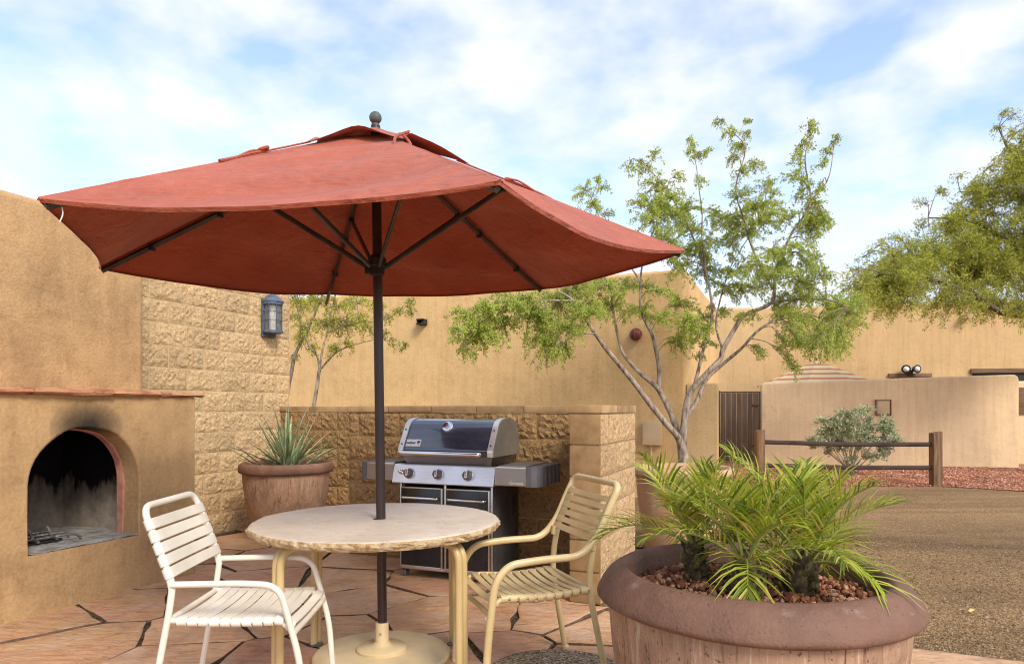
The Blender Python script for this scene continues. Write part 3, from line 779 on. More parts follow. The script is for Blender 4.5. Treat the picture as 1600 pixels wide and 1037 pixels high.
def block_wall(root, L, courses, D, m, mort, cap=None, x0=0.0, seed=0, rough=0.02, offs=0.0, cap_over=0.012, zfix=0.0):
    jt = 0.010
    full = [block_mesh('block', BL - jt, BH - jt, D, m, seed + k, rough) for k in range(6)]
    cache = {}
    for c in range(courses):
        x = x0 - (offs + (BL / 2 if c % 2 else 0.0)) 
        while x < x0 + L - 0.01:
            a, b = max(x, x0), min(x + BL, x0 + L)
            w = b - a
            if w > 0.035:
                if w > BL - 0.002: me = random.choice(full)
                else:
                    key = round(w, 3), random.randint(0, 1)
                    if key not in cache: cache[key] = block_mesh('block', w - jt, BH - jt, D, m, seed + 50 + len(cache), rough, max(2, int(14 * w / BL)))
                    me = cache[key]
                link('block', me, root, (a + jt / 2, random.uniform(-.002, .002), c * BH + jt / 2))
            x += BL
    core = MB().box((x0 + L / 2, D / 2, courses * BH / 2 - 0.004), (L - 0.012, D - 0.007, courses * BH - 0.012))
    core.build('mortar', mort, root, smooth=0)
    if cap:
        x = x0
        while x < x0 + L - 0.01:
            w = min(BL, x0 + L - x)
            mb = MB().box((x + w / 2, D / 2, courses * BH + 0.027), (w - 0.006, D + 2 * cap_over, 0.052), bev=0.005)
            mb.build('cap_block', cap, root, smooth=30)
            x += BL
# tall wall on the left: local x runs into the picture, local y away from the patio
tall = thing('block_wall', 'tall tan split-faced block wall that carries the lantern', 'wall', AB(-5.318, 3.55), SIDE)
block_wall(tall, 2.72, 13, 0.194, BLOCK_T, MORTAR, None, seed=3, rough=0.018, offs=0.14)
mb = MB().box((1.36, 0.097, 13 * BH + 0.027), (2.74, 0.22, 0.052), bev=0.005); mb.build('cap_block', CAPS, tall)
low1 = thing('block_wall', 'low brown block wall behind the potted yucca', 'wall', AB(-5.318, 6.11), FRONT)
block_wall(low1, 1.95, 6, 0.194, BLOCK_L, MORTAR_D, CAPS, seed=103, offs=0.25)
low2 = thing('block_wall', 'brown block wall standing behind the barbecue', 'wall', AB(-3.55, 4.93), FRONT)
block_wall(low2, 2.20, 6, 0.194, BLOCK_L, MORTAR_D, CAPS, seed=203, rough=0.026, offs=0.10)
ret = thing('block_wall', 'wing of pale block wall with smooth end to the right of the barbecue', 'wall', AB(-1.134, 4.246), SIDE)
jt = 0.010
full = [block_mesh('block', BL - jt, BH - jt, 0.205, BLOCK_R, 300 + k, 0.014) for k in range(4)]
half = [block_mesh('block', BL / 2 - jt, BH - jt, 0.205, BLOCK_R, 310 + k, 0.014, 7) for k in range(3)]
for c in range(6):
    xs = [(0.0, 1), (BL, 1), (2 * BL, 0)] if c % 2 == 0 else [(0.0, 0), (BL / 2, 1), (1.5 * BL, 1)]
    for x, isf in xs:
        link('block', random.choice(full if isf else half), ret, (x + (jt if x else 0.004), 0, c * BH + jt / 2))
    MB().box((0.0, 0.104, c * BH + BH / 2), (0.016, 0.203, BH - jt), bev=0.003).build('smooth_block', BLOCK_S, ret, smooth=30)
MB().box((0.51, 0.104, 0.607), (1.0, 0.188, 1.205)).build('mortar', MORTAR, ret, smooth=0)
for k in range(3):
    w = BL if k < 2 else BL / 2
    MB().box((k * BL + w / 2 - 0.006, 0.104, 6 * BH + 0.027), (w - 0.005, 0.23, 0.052), bev=0.005).build('cap_block', CAPS, ret, smooth=30)

# ------------------------------------------------------------------ fireplace
fire = thing('fireplace', 'stucco outdoor fireplace with sooty arch and sandstone mantel', 'fireplace', AB(-4.225, 3.06), SIDE)
HW, ZH, ZS, ZT, ZM = 0.374, 0.368, 0.72, 1.126, 1.335
arc = []
for i in range(0, 25):
    t = math.pi - math.pi * i / 24
    ct_, st_ = math.cos(t), math.sin(t)
    arc.append((HW * math.copysign(abs(ct_) ** .92, ct_) * (1 + .012 * math.sin(5 * t)), ZS + (ZT - ZS) * abs(st_) ** .88 * (1 + .010 * math.cos(7 * t))))
mid = 12
XL, XR = -1.56, 0.86
def wall_with_arch():
    mb = MB()
    left = [(XL, 0), (0, 0), (0, ZH), (-HW - .006, ZH)] + arc[:mid + 1] + [(0, ZM), (XL, ZM)]
    right = [(0, 0), (XR, 0), (XR, ZM), (0, ZM)] + arc[mid:] + [(HW, ZH), (0, ZH)]
    for poly in (left, right):
        mb.add([(p[0], 0, p[1]) for p in poly], [tuple(range(len(poly)))])
    inner = [(-HW - .006, ZH)] + arc + [(HW, ZH)]
    vs = []
    for p in inner: vs += [(p[0], 0, p[1]), (p[0], 0.2, p[1])]
    n = len(inner)
    mb.add(vs, [(2 * i, 2 * i + 1, 2 * (i + 1) % (2 * n) + 1, 2 * (i + 1) % (2 * n)) for i in range(n)])
    # right flank, left flank, top
    mb.add([(XR, 0, 0), (XR, 1.085, 0), (XR, 1.085, ZM), (XR, 0, ZM)], [(0, 1, 2, 3)])
    mb.add([(XL, 0, 0), (XL, 1.085, 0), (XL, 1.085, ZM), (XL, 0, ZM)], [(3, 2, 1, 0)])
    mb.add([(XL, 0, ZM), (XR, 0, ZM), (XR, 1.085, ZM), (XL, 1.085, ZM)], [(0, 1, 2, 3)])
    return mb
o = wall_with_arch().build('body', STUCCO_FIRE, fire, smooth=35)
bv = o.modifiers.new('soft', 'BEVEL'); bv.width = 0.014; bv.segments = 3; bv.limit_method = 'ANGLE'; bv.angle_limit = R(50)
# firebox: shell open to the front
mb = MB()
x0, x1, y0, y1, z0, z1 = -0.46, 0.48, 0.2, 0.80, ZH + 0.004, 1.30
mb.add([(x0, y0, z0), (x1, y0, z0), (x1, y0, z1), (x0, y0, z1), (x0 + .1, y1, z0), (x1 - .1, y1, z0), (x1 - .1, y1, z1), (x0 + .1, y1, z1)],
       [(4, 5, 6, 7), (0, 4, 7, 3), (1, 2, 6, 5), (3, 7, 6, 2)])
mb.build('firebox', FIREBOX, fire, smooth=0)
def ashf(u, v):
    x, y = -.47 + .96 * u, 0.004 + .80 * v
    return (x * (HW * 2 / .96 if v < .3 else 1) , y, ZH + .004 + .012 * mnoise.noise(Vector((x * 9, y * 9, 2))) + .010 * v)
MB().grid(ashf, 18, 14).build('ash_floor', ASH, fire, smooth=40)
# clay lip at the inner edge of the arch
lip = [(-HW + .004, ZH)] + [(p[0] * .975, ZS + (p[1] - ZS) * .975) for p in arc] + [(HW - .006, ZH)]
mb = MB(); vs = []; fs = []
for i, p in enumerate(lip):
    j = .007 * mnoise.noise(Vector((i * .9, 1, 0)))
    q = (p[0] * (0.985), p[1] if i in (0, len(lip) - 1) else ZS + (p[1] - ZS) * .985)
    vs += [(p[0] * 1.03, .150 + j * 3.5, p[1] + .004), (q[0] * 1.012 + j, .158 + j * 3.5, q[1]), (q[0] - j * .5, .206, q[1]), (p[0] * 1.05, .210, p[1] + .006)]
for i in range(len(lip) - 1):
    for k in range(3): fs.append((4 * i + k, 4 * i + k + 1, 4 * i + 5 + k, 4 * i + 4 + k))
mb.add(vs, fs); mb.build('clay_lip', REDCLAY, fire, smooth=50)
mb = MB().box(((XL + XR) / 2, 0.535 + 0.32, (ZM + 2.68) / 2), (XR - XL, 0.64, 2.68 - ZM), bev=0.0)
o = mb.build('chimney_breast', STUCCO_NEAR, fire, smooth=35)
bv = o.modifiers.new('soft', 'BEVEL'); bv.width = 0.045; bv.segments = 4; bv.limit_method = 'ANGLE'
def rough_slab(x0, x1, y0, y1, z0, z1, seed, amp=0.014):
    nx, ny = max(4, int((x1 - x0) / .05)), 5
    ring = [(x0 + (x1 - x0) * i / nx, y0) for i in range(nx)] + [(x1, y0 + (y1 - y0) * i / ny) for i in range(ny)] + \
           [(x1 - (x1 - x0) * i / nx, y1) for i in range(nx)] + [(x0, y1 - (y1 - y0) * i / ny) for i in range(ny)]
    lv = []
    for k, (ins, z) in enumerate(((.018, z0), (0, z0 + (z1 - z0) * .35), (.004, z0 + (z1 - z0) * .75), (.012, z1))):
        row = []
        for (x, y) in ring:
            e = amp * mnoise.noise(Vector((x * 11, y * 11 + k * 1.3, seed))) + amp * .6 * mnoise.noise(Vector((x * 31, k * 2.1, seed)))
            cx, cy = (x0 + x1) / 2, (y0 + y1) / 2
            dx = (1 if x < cx else -1) * (ins if x in (x0, x1) else 0); dy = ((1 if y < cy else -1) * ins if y in (y0, y1) else 0)
            zz = z + (.5 * amp * mnoise.noise(Vector((x * 14, y * 9, seed + k))) if k in (0,) else 0.002 * mnoise.noise(Vector((x * 9, y * 9, seed))))
            row.append((x + dx, y + dy + (e if y == y0 else 0), zz))
        lv.append(row)
    n = len(ring); vs = sum(lv, []); fs = []
    for k in range(3):
        for i in range(n): fs.append((k * n + i, k * n + (i + 1) % n, (k + 1) * n + (i + 1) % n, (k + 1) * n + i))
    fs += [tuple(range(n - 1, -1, -1)), tuple(3 * n + i for i in range(n))]
    return MB().add(vs, fs)
for k, (a, b, dz, fr) in enumerate([(-1.60, -.955, .002, -.04), (-.95, -.375, 0, -.045), (-.37, .15, .004, -.055), (.154, .52, .001, -.04), (.524, .93, -.004, -.03)]):
    rough_slab(a, b, fr, .533, ZM + .002, ZM + .040 + dz, 5 + k * 3).build('mantel_stone', MANTEL, fire, smooth=30)
# the iron grate lying on the ash
gr = thing('fire_grate', 'burnt iron grate lying on the ash inside the fireplace arch', 'grate', AB(-4.225 - .36, 3.06 - .20, ZH + .022), SIDE)
for k in range(3):
    y = -.12 + .12 * k
    pts = fillet([(-.20, y, .07), (-.19, y, .03), (.12, y + .02, .022), (.26, y - .03, .028), (.29, y - .05, -.005)], .04, 4)
    MB().tube(pts, .009, 7).build('bar', IRON, gr)
for x in (-.12, .02, .14):
    MB().tube(fillet([(x, -.15, .012), (x + .01, 0, .018), (x, .15, .014)], .04, 3), .008, 7).build('cross_bar', IRON, gr)
    MB().tube([(x, -.10, .018), (x - .02, -.10, .07), (x - .03, -.09, .095)], .009, 7).build('prong', IRON, gr)
MB().box((0, .02, -.004), (.42, .24, .012), bev=.003).build('burnt_log_plate', BLACKIRON, gr)
po = thing('fire_poker', 'black iron poker end lying on the sandstone mantel', 'poker', AB(-4.30, 2.36, ZM + .053), SIDE)
MB().tube([(-.4, .02, 0), (.12, 0, 0), (.15, 0, 0), (.175, 0, 0)], [.012, .012, .010, .003], 8).build('shaft', BLACKIRON, po)
MB().ball((-.40, .02, 0), .016).build('knob', BLACKIRON, po)

# ------------------------------------------------------------------ houses and walls beyond
def rounded_wall(L, t, zl, zr, r=0.05, end=0.06, n=14):
    mb = MB(); sec = []
    xs = [0, end * .15, end * .5, end] + [end + (L - 2 * end) * i / n for i in range(1, n)] + [L - end, L - end * .5, L - end * .15, L]
    vs = []; m = 0
    for x in xs:
        z = zl + (zr - zl) * x / L
        q = min(x, L - x)
        if q < end: z -= end * (1 - math.sqrt(max(0, 1 - (1 - q / end) ** 2)))
        ring = [(0, -.1)] + [(r - r * math.cos(a), z - r + r * math.sin(a)) for a in [math.pi / 2 * i / 4 for i in range(5)]]
        ring += [(t - y, zz) for (y, zz) in reversed(ring)]
        m = len(ring)
        vs += [(x, y, zz) for y, zz in ring]
    fs = []
    for i in range(len(xs) - 1):
        for k in range(m):
            k2 = (k + 1) % m
            fs.append((i * m + k, i * m + k2, (i + 1) * m + k2, (i + 1) * m + k))
    fs += [tuple(range(m)), tuple((len(xs) - 1) * m + k for k in range(m))[::-1]]
    return mb.add(vs, fs)
ha = thing('stucco_house', 'tan stucco house wall behind the barbecue and the young trees', 'house', AB(-1.38, 9.70), FRONT)
mb = MB().box((-5.0, 2.27, 1.545), (10.0, 4.54, 3.29))
o = mb.build('wall', STUCCO_A, ha, smooth=35)
bv = o.modifiers.new('soft', 'BEVEL'); bv.width = 0.05; bv.segments = 4; bv.limit_method = 'ANGLE'
def on_plane(org, ang, px):                    # local x and depth where a picture column meets a wall line
    k = (px - 800) / FPX; c, s = math.cos(ang), math.sin(ang)
    x = (k * org[1] - org[0]) / (c - k * s)
    return x, org[1] + s * x
OA = AB(-1.38, 9.70)
x, Y = on_plane(OA, FRONT, 662)
z = EYE + (HOR - 503) / FPX * Y
mb = MB().box((x, -.05, z + .03), (.13, .16, .02), bev=.004).box((x, -.05, z - .045), (.13, .20, .02), bev=.004).box((x - .06, -.04, z - .01), (.016, .14, .07)).box((x + .06, -.04, z - .01), (.016, .14, .07))
mb.build('roof_scupper', DARKIN, ha)
x, Y = on_plane(OA, FRONT, 1021)
zc = EYE - (676 - HOR) / FPX * Y
ub = thing('utility_box', 'beige metal utility box with pipe on the tan house wall', 'box', ha.matrix_basis @ Vector((x, -.003, 0)), FRONT)
MB().box((0, -.05, zc), (.25, .10, .34), bev=.008).build('case', BEIGEBOX, ub)
MB().box((0, -.105, zc + .005), (.262, .014, .345), bev=.005).build('lid', BEIGEBOX, ub)
MB().tube([(-.02, -.05, zc - .16), (-.02, -.05, .0)], .014, 8).build('pipe', BEIGEBOX, ub)
MB().tube(fillet([(-.02, -.05, zc - .42), (.06, -.05, zc - .42), (.06, -.09, zc - .42), (.06, -.10, zc - .47)], .02, 3), .013, 8).build('tap', BEIGEBOX, ub)
x, Y = on_plane(OA, FRONT, 995)
zc = EYE + (HOR - 523) / FPX * Y
orn = thing('wall_ornament', 'round maroon woven ornament hung on the tan house wall', 'ornament', ha.matrix_basis @ Vector((x, -.07, zc)), FRONT)
MB().ball((0, 0, 0), .082, 16, 10).build('ball', ORNAMENT, orn)
for k in range(4):
    a = math.pi * k / 4
    MB().tube([(.086 * math.cos(t) * math.cos(a), .086 * math.cos(t) * math.sin(a) * .98, .086 * math.sin(t)) for t in [2 * math.pi * i / 16 for i in range(17)]], .006, 5, cap=False).build('cane', BROWNWOOD, orn)
ww = thing('wing_wall', 'short rounded stucco wing wall at the house corner beside the gate', 'wall', AB(-1.372, 9.715), FRONT)
rounded_wall(.41, .2, 1.60, 1.60, .03, .03, 6).build('wall', STUCCO_B, ww, smooth=45)

OB = Vector((9.86, 18.5, 0))
hb = thing('stucco_house', 'long pale stucco house behind the walled patio', 'house', OB, FAR)
mb = MB().box((2.2, 3.0, 2.0), (24.0, 6.0, 4.14))
o = mb.build('wall', STUCCO_B, hb, smooth=35)
bv = o.modifiers.new('soft', 'BEVEL'); bv.width = 0.06; bv.segments = 3; bv.limit_method = 'ANGLE'
MB().box((2.2, 3.1, 4.10), (23.6, 5.6, .07)).build('roof_coping', TILE, hb)
xl, Yl = on_plane(OB, FAR, 1388); xr, Yr = on_plane(OB, FAR, 1455)
zt = EYE + (HOR - 583.5) / FPX * Yl
MB().box(((xl + xr) / 2, -.03, zt - .05), (xr - xl, .08, .10), bev=.006).build('lintel', BROWNWOOD, hb)
dr = MB().box(((xl + xr) / 2, -.006, (zt - .12) / 2), (xr - xl - .1, .03, zt - .13)).build('door', BROWNWOOD, hb)
MB().ball(((xl + xr) / 2 + .42, -.05, 1.0), .03).build('handle', BLACKIRON, dr)
xl2, Yl2 = on_plane(OB, FAR, 1516)
zt2 = EYE + (HOR - 576) / FPX * Yl2
MB().box((xl2 + 1.6, -.02, zt2 - .06), (3.2, .10, .12), bev=.006).build('window_head', BROWNWOOD, hb)
MB().box((xl2 + 1.6, -.012, (zt2 - .12 + .5) / 2), (3.1, .02, zt2 - .62)).build('window', DARKIN, hb)
x, Y = on_plane(OB, FAR, 1508)
MB().box((x, -.12, EYE + (HOR - 495) / FPX * Y), (.16, .26, .12), bev=.01).build('roof_scupper', STUCCO_P, hb)
x, Y = on_plane(OB, FAR, 1420)
fl = thing('floodlight', 'black twin floodlight fixed above the far house door', 'floodlight', hb.matrix_basis @ Vector((x, -.08, EYE + (HOR - 580) / FPX * Y)), FAR)
MB().box((0, 0, -.04), (.12, .14, .14), bev=.02).build('base', BLACKIRON, fl)
for s in (-1, 1):
    rot = Matrix.Rotation(R(90), 4, 'X')
    mb = MB().lathe([(.05, -.12), (.07, -.1), (.10, 0), (.115, .02), (.10, .022), (.02, .012)], 16)
    mb.v = [tuple(Matrix.Rotation(R(22 * s), 3, 'Z') @ (rot.to_3x3() @ Vector(v)) + Vector((.13 * s, -.12, .05))) for v in mb.v]
    hd = mb.build('lamp_head', BLACKIRON, fl)
    MB().ball((.13 * s, -.13, .05), .075, 12, 6).build('lens', FROST, hd)

OP = Vector((10.73, 14.5, 0))
pw = thing('patio_wall', 'pale stucco patio wall with small square vent behind the shrub', 'wall', OP, FAR)
mb = rounded_wall(5.167, .24, 1.835, 1.975, .05, .09)
mb.v = [(v[0] - 5.167, v[1], v[2]) for v in mb.v]
mb.build('wall', STUCCO_P, pw, smooth=45)
xa, Ya = on_plane(OP, FAR, 1367.5); xb, Yb = on_plane(OP, FAR, 1392)
za, zb = EYE - (648.5 - HOR) / FPX * Ya, EYE + (HOR - 624) / FPX * Ya
vf = MB().box((xa + .012, -.02, (za + zb) / 2), (.035, .06, zb - za)).box((xb - .006, -.02, (za + zb) / 2), (.010, .05, zb - za)).box(((xa + xb) / 2, -.02, za + .012), (xb - xa - .06, .06, .035)).box(((xa + xb) / 2, -.02, zb - .01), (xb - xa - .06, .05, .010))
vf = vf.build('vent_shade_edge', BROWNWOOD, pw, smooth=0)  # dark strips, wider left and below, stand in for shade in a recess
MB().box(((xa + xb) / 2, -.010, (za + zb) / 2), (xb - xa - .05, .02, zb - za - .05), bev=.006).build('vent_cover', BEIGEBOX, vf)
gt = thing('gate', 'dark brown board gate in steel frame beside the patio wall', 'gate', OP, FAR)
xg0, _ = on_plane(OP, FAR, 1121.5); xg1, _ = on_plane(OP, FAR, 1189)
xg1 = min(xg1, -5.18)
MB().box((xg0 + .03, .06, .81), (.06, .06, 1.70), bev=.006).box((xg1 - .025, .06, .81), (.04, .06, 1.66), bev=.006).box(((xg0 + xg1) / 2, .06, 1.625), (xg1 - xg0 - .11, .05, .03)).box(((xg0 + xg1) / 2, .085, .16), (xg1 - xg0 - .11, .03, .05)).build('gate_frame', GATEMETAL, gt)
nb = 7; w = (xg1 - xg0 - .115) / nb
for k in range(nb):
    MB().box((xg0 + .065 + w * (k + .5), .055 + random.uniform(-.004, .004), .825), (w - .008, .022, 1.56), bev=.004).build('board', GATEWOOD, gt)
for z in (.4, 1.32):
    MB().box((xg1 - .10, .035, z), (.16, .016, .05), bev=.003).build('hinge', GATEMETAL, gt)
pw2 = thing('patio_wall', 'stucco wall with brown timber panel past the end of the vented wall', 'wall', Vector((11.45, 15.75, 0)), FAR)
rounded_wall(4.0, .22, 1.88, 1.88, .06, .12).build('wall', STUCCO_P, pw2, smooth=45)
for k in range(9):
    MB().box((.28 + .24 * k, -.012, 1.42), (.23, .03, .62), bev=.004).build('plank', BROWNWOOD, pw2)

# striped parasol behind the wall
def stripe_mat():
    m, nt, bs, out = new_mat('striped_canvas')
    t = nt.nodes.new('ShaderNodeTexCoord'); s = nt.nodes.new('ShaderNodeSeparateXYZ'); nt.links.new(t.outputs['Object'], s.inputs[0])
    sn = math_n(nt, 'SINE', math_n(nt, 'MULTIPLY', s.outputs['Z'], 2 * math.pi / 0.125))
    c = ramp(nt, math_n(nt, 'ADD', math_n(nt, 'MULTIPLY', sn, .5), .5), [(0.0, (0.56, 0.19, 0.07)), (0.26, (0.58, 0.21, 0.08)), (0.32, (0.68, 0.49, 0.22)), (0.6, (0.72, 0.56, 0.30)), (1.0, (0.72, 0.58, 0.33))])
    nt.links.new(c, bs.inputs['Base Color']); bs.inputs['Roughness'].default_value = 0.85
    bump(nt, bs, noise(nt, t.outputs['Object'], 8, 4), .2, .02)
    return m
STRIPED = stripe_mat()
ap = P(1275, 562, 17.3)
su = thing('striped_parasol', 'orange and cream striped parasol showing above the patio wall', 'parasol', (ap.x, ap.y, 0), R(14))
def stc(u, v):
    k = v * 8; i = int(min(k, 7.999)); f_ = k - i
    r = .03 + 1.42 * u
    p0 = Vector((math.cos(i * math.pi / 4), math.sin(i * math.pi / 4), 0)); p1 = Vector((math.cos((i + 1) * math.pi / 4), math.sin((i + 1) * math.pi / 4), 0))
    q = p0.lerp(p1, f_) * r * (1 - .05 * u * 4 * f_ * (1 - f_))
    return (q.x, q.y, ap.z - .02 - .62 * u - .05 * u * 4 * f_ * (1 - f_))
MB().grid(stc, 10, 48).build('canopy', STRIPED, su, smooth=25)
MB().tube([(0, 0, 0), (0, 0, ap.z)], .022, 10).build('pole', BROWNWOOD, su)
MB().ball((0, 0, ap.z + .02), .04).build('finial', BROWNWOOD, su)
for k in range(8):
    a = k * math.pi / 4
    MB().tube([(.03 * math.cos(a), .03 * math.sin(a), ap.z - .06), (1.42 * math.cos(a), 1.42 * math.sin(a), ap.z - .665)], .01, 6).build('rib', BROWNWOOD, su)

# post and rail fence
pa, pb = P(1187, 0, 11.5), P(1462, 0, 11.2)
fe = thing('rail_fence', 'low weathered post and rail fence before the shrub', 'fence', (pb.x, pb.y, 0))
lx, ly = pa.x - pb.x, pa.y - pb.y
ang = math.atan2(-ly, -lx)
for k, (x, y, h, ww_) in enumerate(((lx, ly, .89, .135), (0, 0, .865, .145))):
    mb = MB().box((0, 0, h / 2 - .06), (ww_, ww_, h + .12), bev=.012)
    mb.v = [(v[0] * (1 + .03 * math.sin(v[2] * 9)) + x, v[1] + y, v[2] + (.012 * v[0] / .07 if v[2] > .5 else 0)) for v in mb.v]
    mb.build('post', POSTWOOD, fe)
for z0, z1 in ((.69, .665), (.30, .285)):
    mid_ = Vector((lx / 2, ly / 2, (z0 + z1) / 2 - .02))
    MB().tube([Vector((lx, ly, z0)), mid_, Vector((0, 0, z1))], .032, 8, sy=1.15).build('rail', RAILWOOD, fe)

# ------------------------------------------------------------------ wall lantern
x, Y = on_plane(AB(-5.318, 3.55), SIDE, 417)
la = thing('wall_lantern', 'slate blue caged wall lantern on the tall block wall', 'lantern', tall.matrix_basis @ Vector((x, -.02, 0)), SIDE)
zb, zt = 2.065, 2.40
MB().box((0, -.002, (zb + zt) / 2), (.20, .03, zt - zb + .08), bev=.006).build('back_plate', LANTERN, la)
CY = -.055
def ring_d(r, z0, z1): return MB().lathe([(r * .82, z0), (r, z0 + .004), (r * 1.02, (z0 + z1) / 2), (r, z1 - .004), (r * .82, z1)], 24, (0, CY, 0))
ring_d(.112, zb, zb + .035).build('base_ring', LANTERN, la)
ring_d(.112, zt - .03, zt).build('top_ring', LANTERN, la)
MB().lathe([(.118, zt), (.120, zt + .012), (.095, zt + .04), (.085, zt + .045), (.06, zt + .072), (.045, zt + .078), (.022, zt + .095), (.001, zt + .098)], 24, (0, CY, 0)).build('cap', LANTERN, la)
MB().ball((0, CY, zt + .115), .020).build('finial', LANTERN, la)
MB().lathe([(.088, zb + .03), (.090, zb + .06), (.090, zt - .04), (.088, zt - .02)], 24, (0, CY, 0)).build('glass', GLASS, la)
MB().lathe([(.028, zb + .03), (.030, zb + .05), (.030, zt - .05), (.02, zt - .03)], 14, (0, CY, 0)).build('lamp_tube', FROST, la)
for k in range(8):
    a = math.pi * 2 * k / 8 + .39
    MB().tube([(.104 * math.cos(a), CY + .104 * math.sin(a), zb + .02), (.104 * math.cos(a), CY + .104 * math.sin(a), zt - .01)], .0055, 6).build('cage_bar', LANTERN, la)
for z in (zb + .14, zb + .235):
    MB().tube([(.106 * math.cos(t), CY + .106 * math.sin(t), z) for t in [2 * math.pi * i / 24 for i in range(25)]], .0045, 6, cap=False).build('cage_ring', LANTERN, la)

# ------------------------------------------------------------------ parasol
UC = Vector((-0.66, 3.42, 1.996)); UR, UROT, TX, TY = 1.496, -1.1394, 0.012, 0.049
corner = []
for i in range(6):
    t = UROT + i * math.pi / 3
    u, v = UR * math.cos(t), UR * math.sin(t)
    corner.append(UC + Vector((u, v, TX * u + TY * v)))
APX = Vector((-.681, 3.42, 2.632))
FOOT = Vector((-.649, 3.42, 0.0))
um = thing('parasol', 'large red canvas patio parasol standing through the stone table', 'parasol', FOOT)
def U(mb, name, m, smooth=40, parent=um):
    return mb.build(name, m, parent, smooth, off=FOOT)
HEMPULL, HEMSAG = 0.075, 0.075
NU, NV = 26, 24
for i in range(6):
    c0, c1 = corner[i], corner[(i + 1) % 6]
    def pan(u, v, c0=c0, c1=c1, i=i):
        fold = 0.0
        if u > 1.0: fold = (u - 1.0) ; u = 1.0
        r = .10 + .90 * u
        p = APX + (c0 - APX) * r * (1 - v) + (c1 - APX) * r * v
        s = 4 * v * (1 - v)
        inward = (APX - p); inward.z *= 1
        p = p + inward.normalized() * HEMPULL * s * u ** 3
        p.z -= HEMSAG * s * (u ** 1.6) * (.55 + .45 * u)
        # slack cloth: folds that run along the hem, strongest in the middle of a panel
        p.z += s * (.040 * math.sin(u * 10 + i * 1.7 + 2 * v) + .026 * math.sin(u * 19 + 5 * v + i)) * u * (1.15 - u) * 1.6
        p.z += .007 * mnoise.noise(Vector((p.x * 3.1, p.y * 3.1, i))) * s + .002 * math.sin(v * 26 + 7 * u + i) * max(0, u - .55) * s
        p.z -= fold * 10
        return p
    def pan2(a, v):
        u = a * (NU + 2) / NU
        if a * (NU + 2) > NU + .5:
            k = a * (NU + 2) - NU
            p = pan(1.0, v); inn = Vector((APX.x - p.x, APX.y - p.y, 0)).normalized()
            return p + inn * (.004 * k) - Vector((0, 0, .0065 * k))
        return pan(u, v)
    mb = MB().grid(pan2, NU + 2, NV)
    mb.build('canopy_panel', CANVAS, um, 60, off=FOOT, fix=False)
# vent flap on top
VR = .30
def ventf(u, v):
    k = v * 6; i = int(min(k, 5.9999)); f_ = k - i
    r = .015 + VR * u
    a = APX + Vector((0, 0, .024)); s = 4 * f_ * (1 - f_)
    d0, d1 = corner[i] - APX, corner[(i + 1) % 6] - APX
    q = (d0 * (1 - f_) + d1 * f_) * r
    p = a + q * (1 - .30 * s * u * u)
    p.z += -.012 * u + .050 * s * u * u + .006 * math.sin(f_ * 9 + i * 2) * u
    return p
MB().grid(ventf, 8, 60).build('vent_flap', CANVAS, um, 60, off=FOOT, fix=False)
for i in range(6):                                   # sewn tape along each seam
    dr_ = corner[i] - APX; sd = Vector((-dr_.y, dr_.x, 0)).normalized()
    mb = MB().grid(lambda u, v: APX + dr_ * (.11 + .888 * u) + sd * (.026 * (v - .5)) + Vector((0, 0, .004 - .010 * abs(2 * v - 1) - .001 + .003 * mnoise.noise(Vector((u * 12, i, 0))))), 20, 2)
    mb.build('seam_tape', CANVAS, um, 60, off=FOOT, fix=False)
for i in range(6):                                   # ribs and struts
    dr_ = (corner[i] - APX)
    out = 1.045 if i == 3 else 0.985
    dz = Vector((0, 0, -.030))
    mb = MB().tube([APX + dr_ * .025 + dz, APX + dr_ * .5 + dz, APX + dr_ * out + dz + Vector((0, 0, -.012 if i == 3 else 0))], .0125, 4, sx=.85, sy=1.15)
    rb = U(mb, 'rib', RIB, 30)
    e = APX + dr_ * .42 + dz + Vector((0, 0, -.012))
    hub = Vector((-.676, 3.42, 1.955)); hd = Vector((dr_.x, dr_.y, 0)).normalized()
    U(MB().tube([hub + hd * .045, e], .0115, 8, sx=.8, sy=1.15), 'strut', RIB)
    U(MB().box(e, (.03, .03, .03), Matrix.Rotation(math.atan2(hd.y, hd.x), 3, 'Z'), bev=.004), 'rib_bracket', BLACKIRON)
    for q in (.55, .80):
        e2 = APX + dr_ * q + dz
        U(MB().box(e2 + Vector((0, 0, -.004)), (.02, .034, .034), Matrix.Rotation(math.atan2(hd.y, hd.x), 3, 'Z'), bev=.003), 'rib_clip', BLACKIRON)
U(MB().tube([FOOT + Vector((.002, 0, .165)), Vector((-.6815, 3.42, 2.66))], .0235, 20), 'pole', POLE)
pz = lambda z: FOOT + (Vector((-.6815, 3.42, 2.66)) - FOOT) * (z / 2.66)
U(MB().lathe([(.030, -.055), (.036, -.05), (.036, -.012), (.044, -.006), (.046, .03), (.040, .036), (.030, .05)], 24, pz(1.965)), 'runner', BLACKIRON)
U(MB().box(pz(1.935) + Vector((-.045, -.01, 0)), (.03, .022, .03), bev=.006), 'runner_catch', BLACKIRON)
U(MB().lathe([(.034, -.04), (.05, -.035), (.05, -.01), (.03, 0)], 20, pz(2.60)), 'top_hub', BLACKIRON)
bl = MB().lathe([(.014, -.06), (.022, -.045), (.020, -.032), (.012, -.026)], 16, pz(2.700))
bl.ball(pz(2.700), .031, 20, 12)
U(bl, 'finial', BALL)
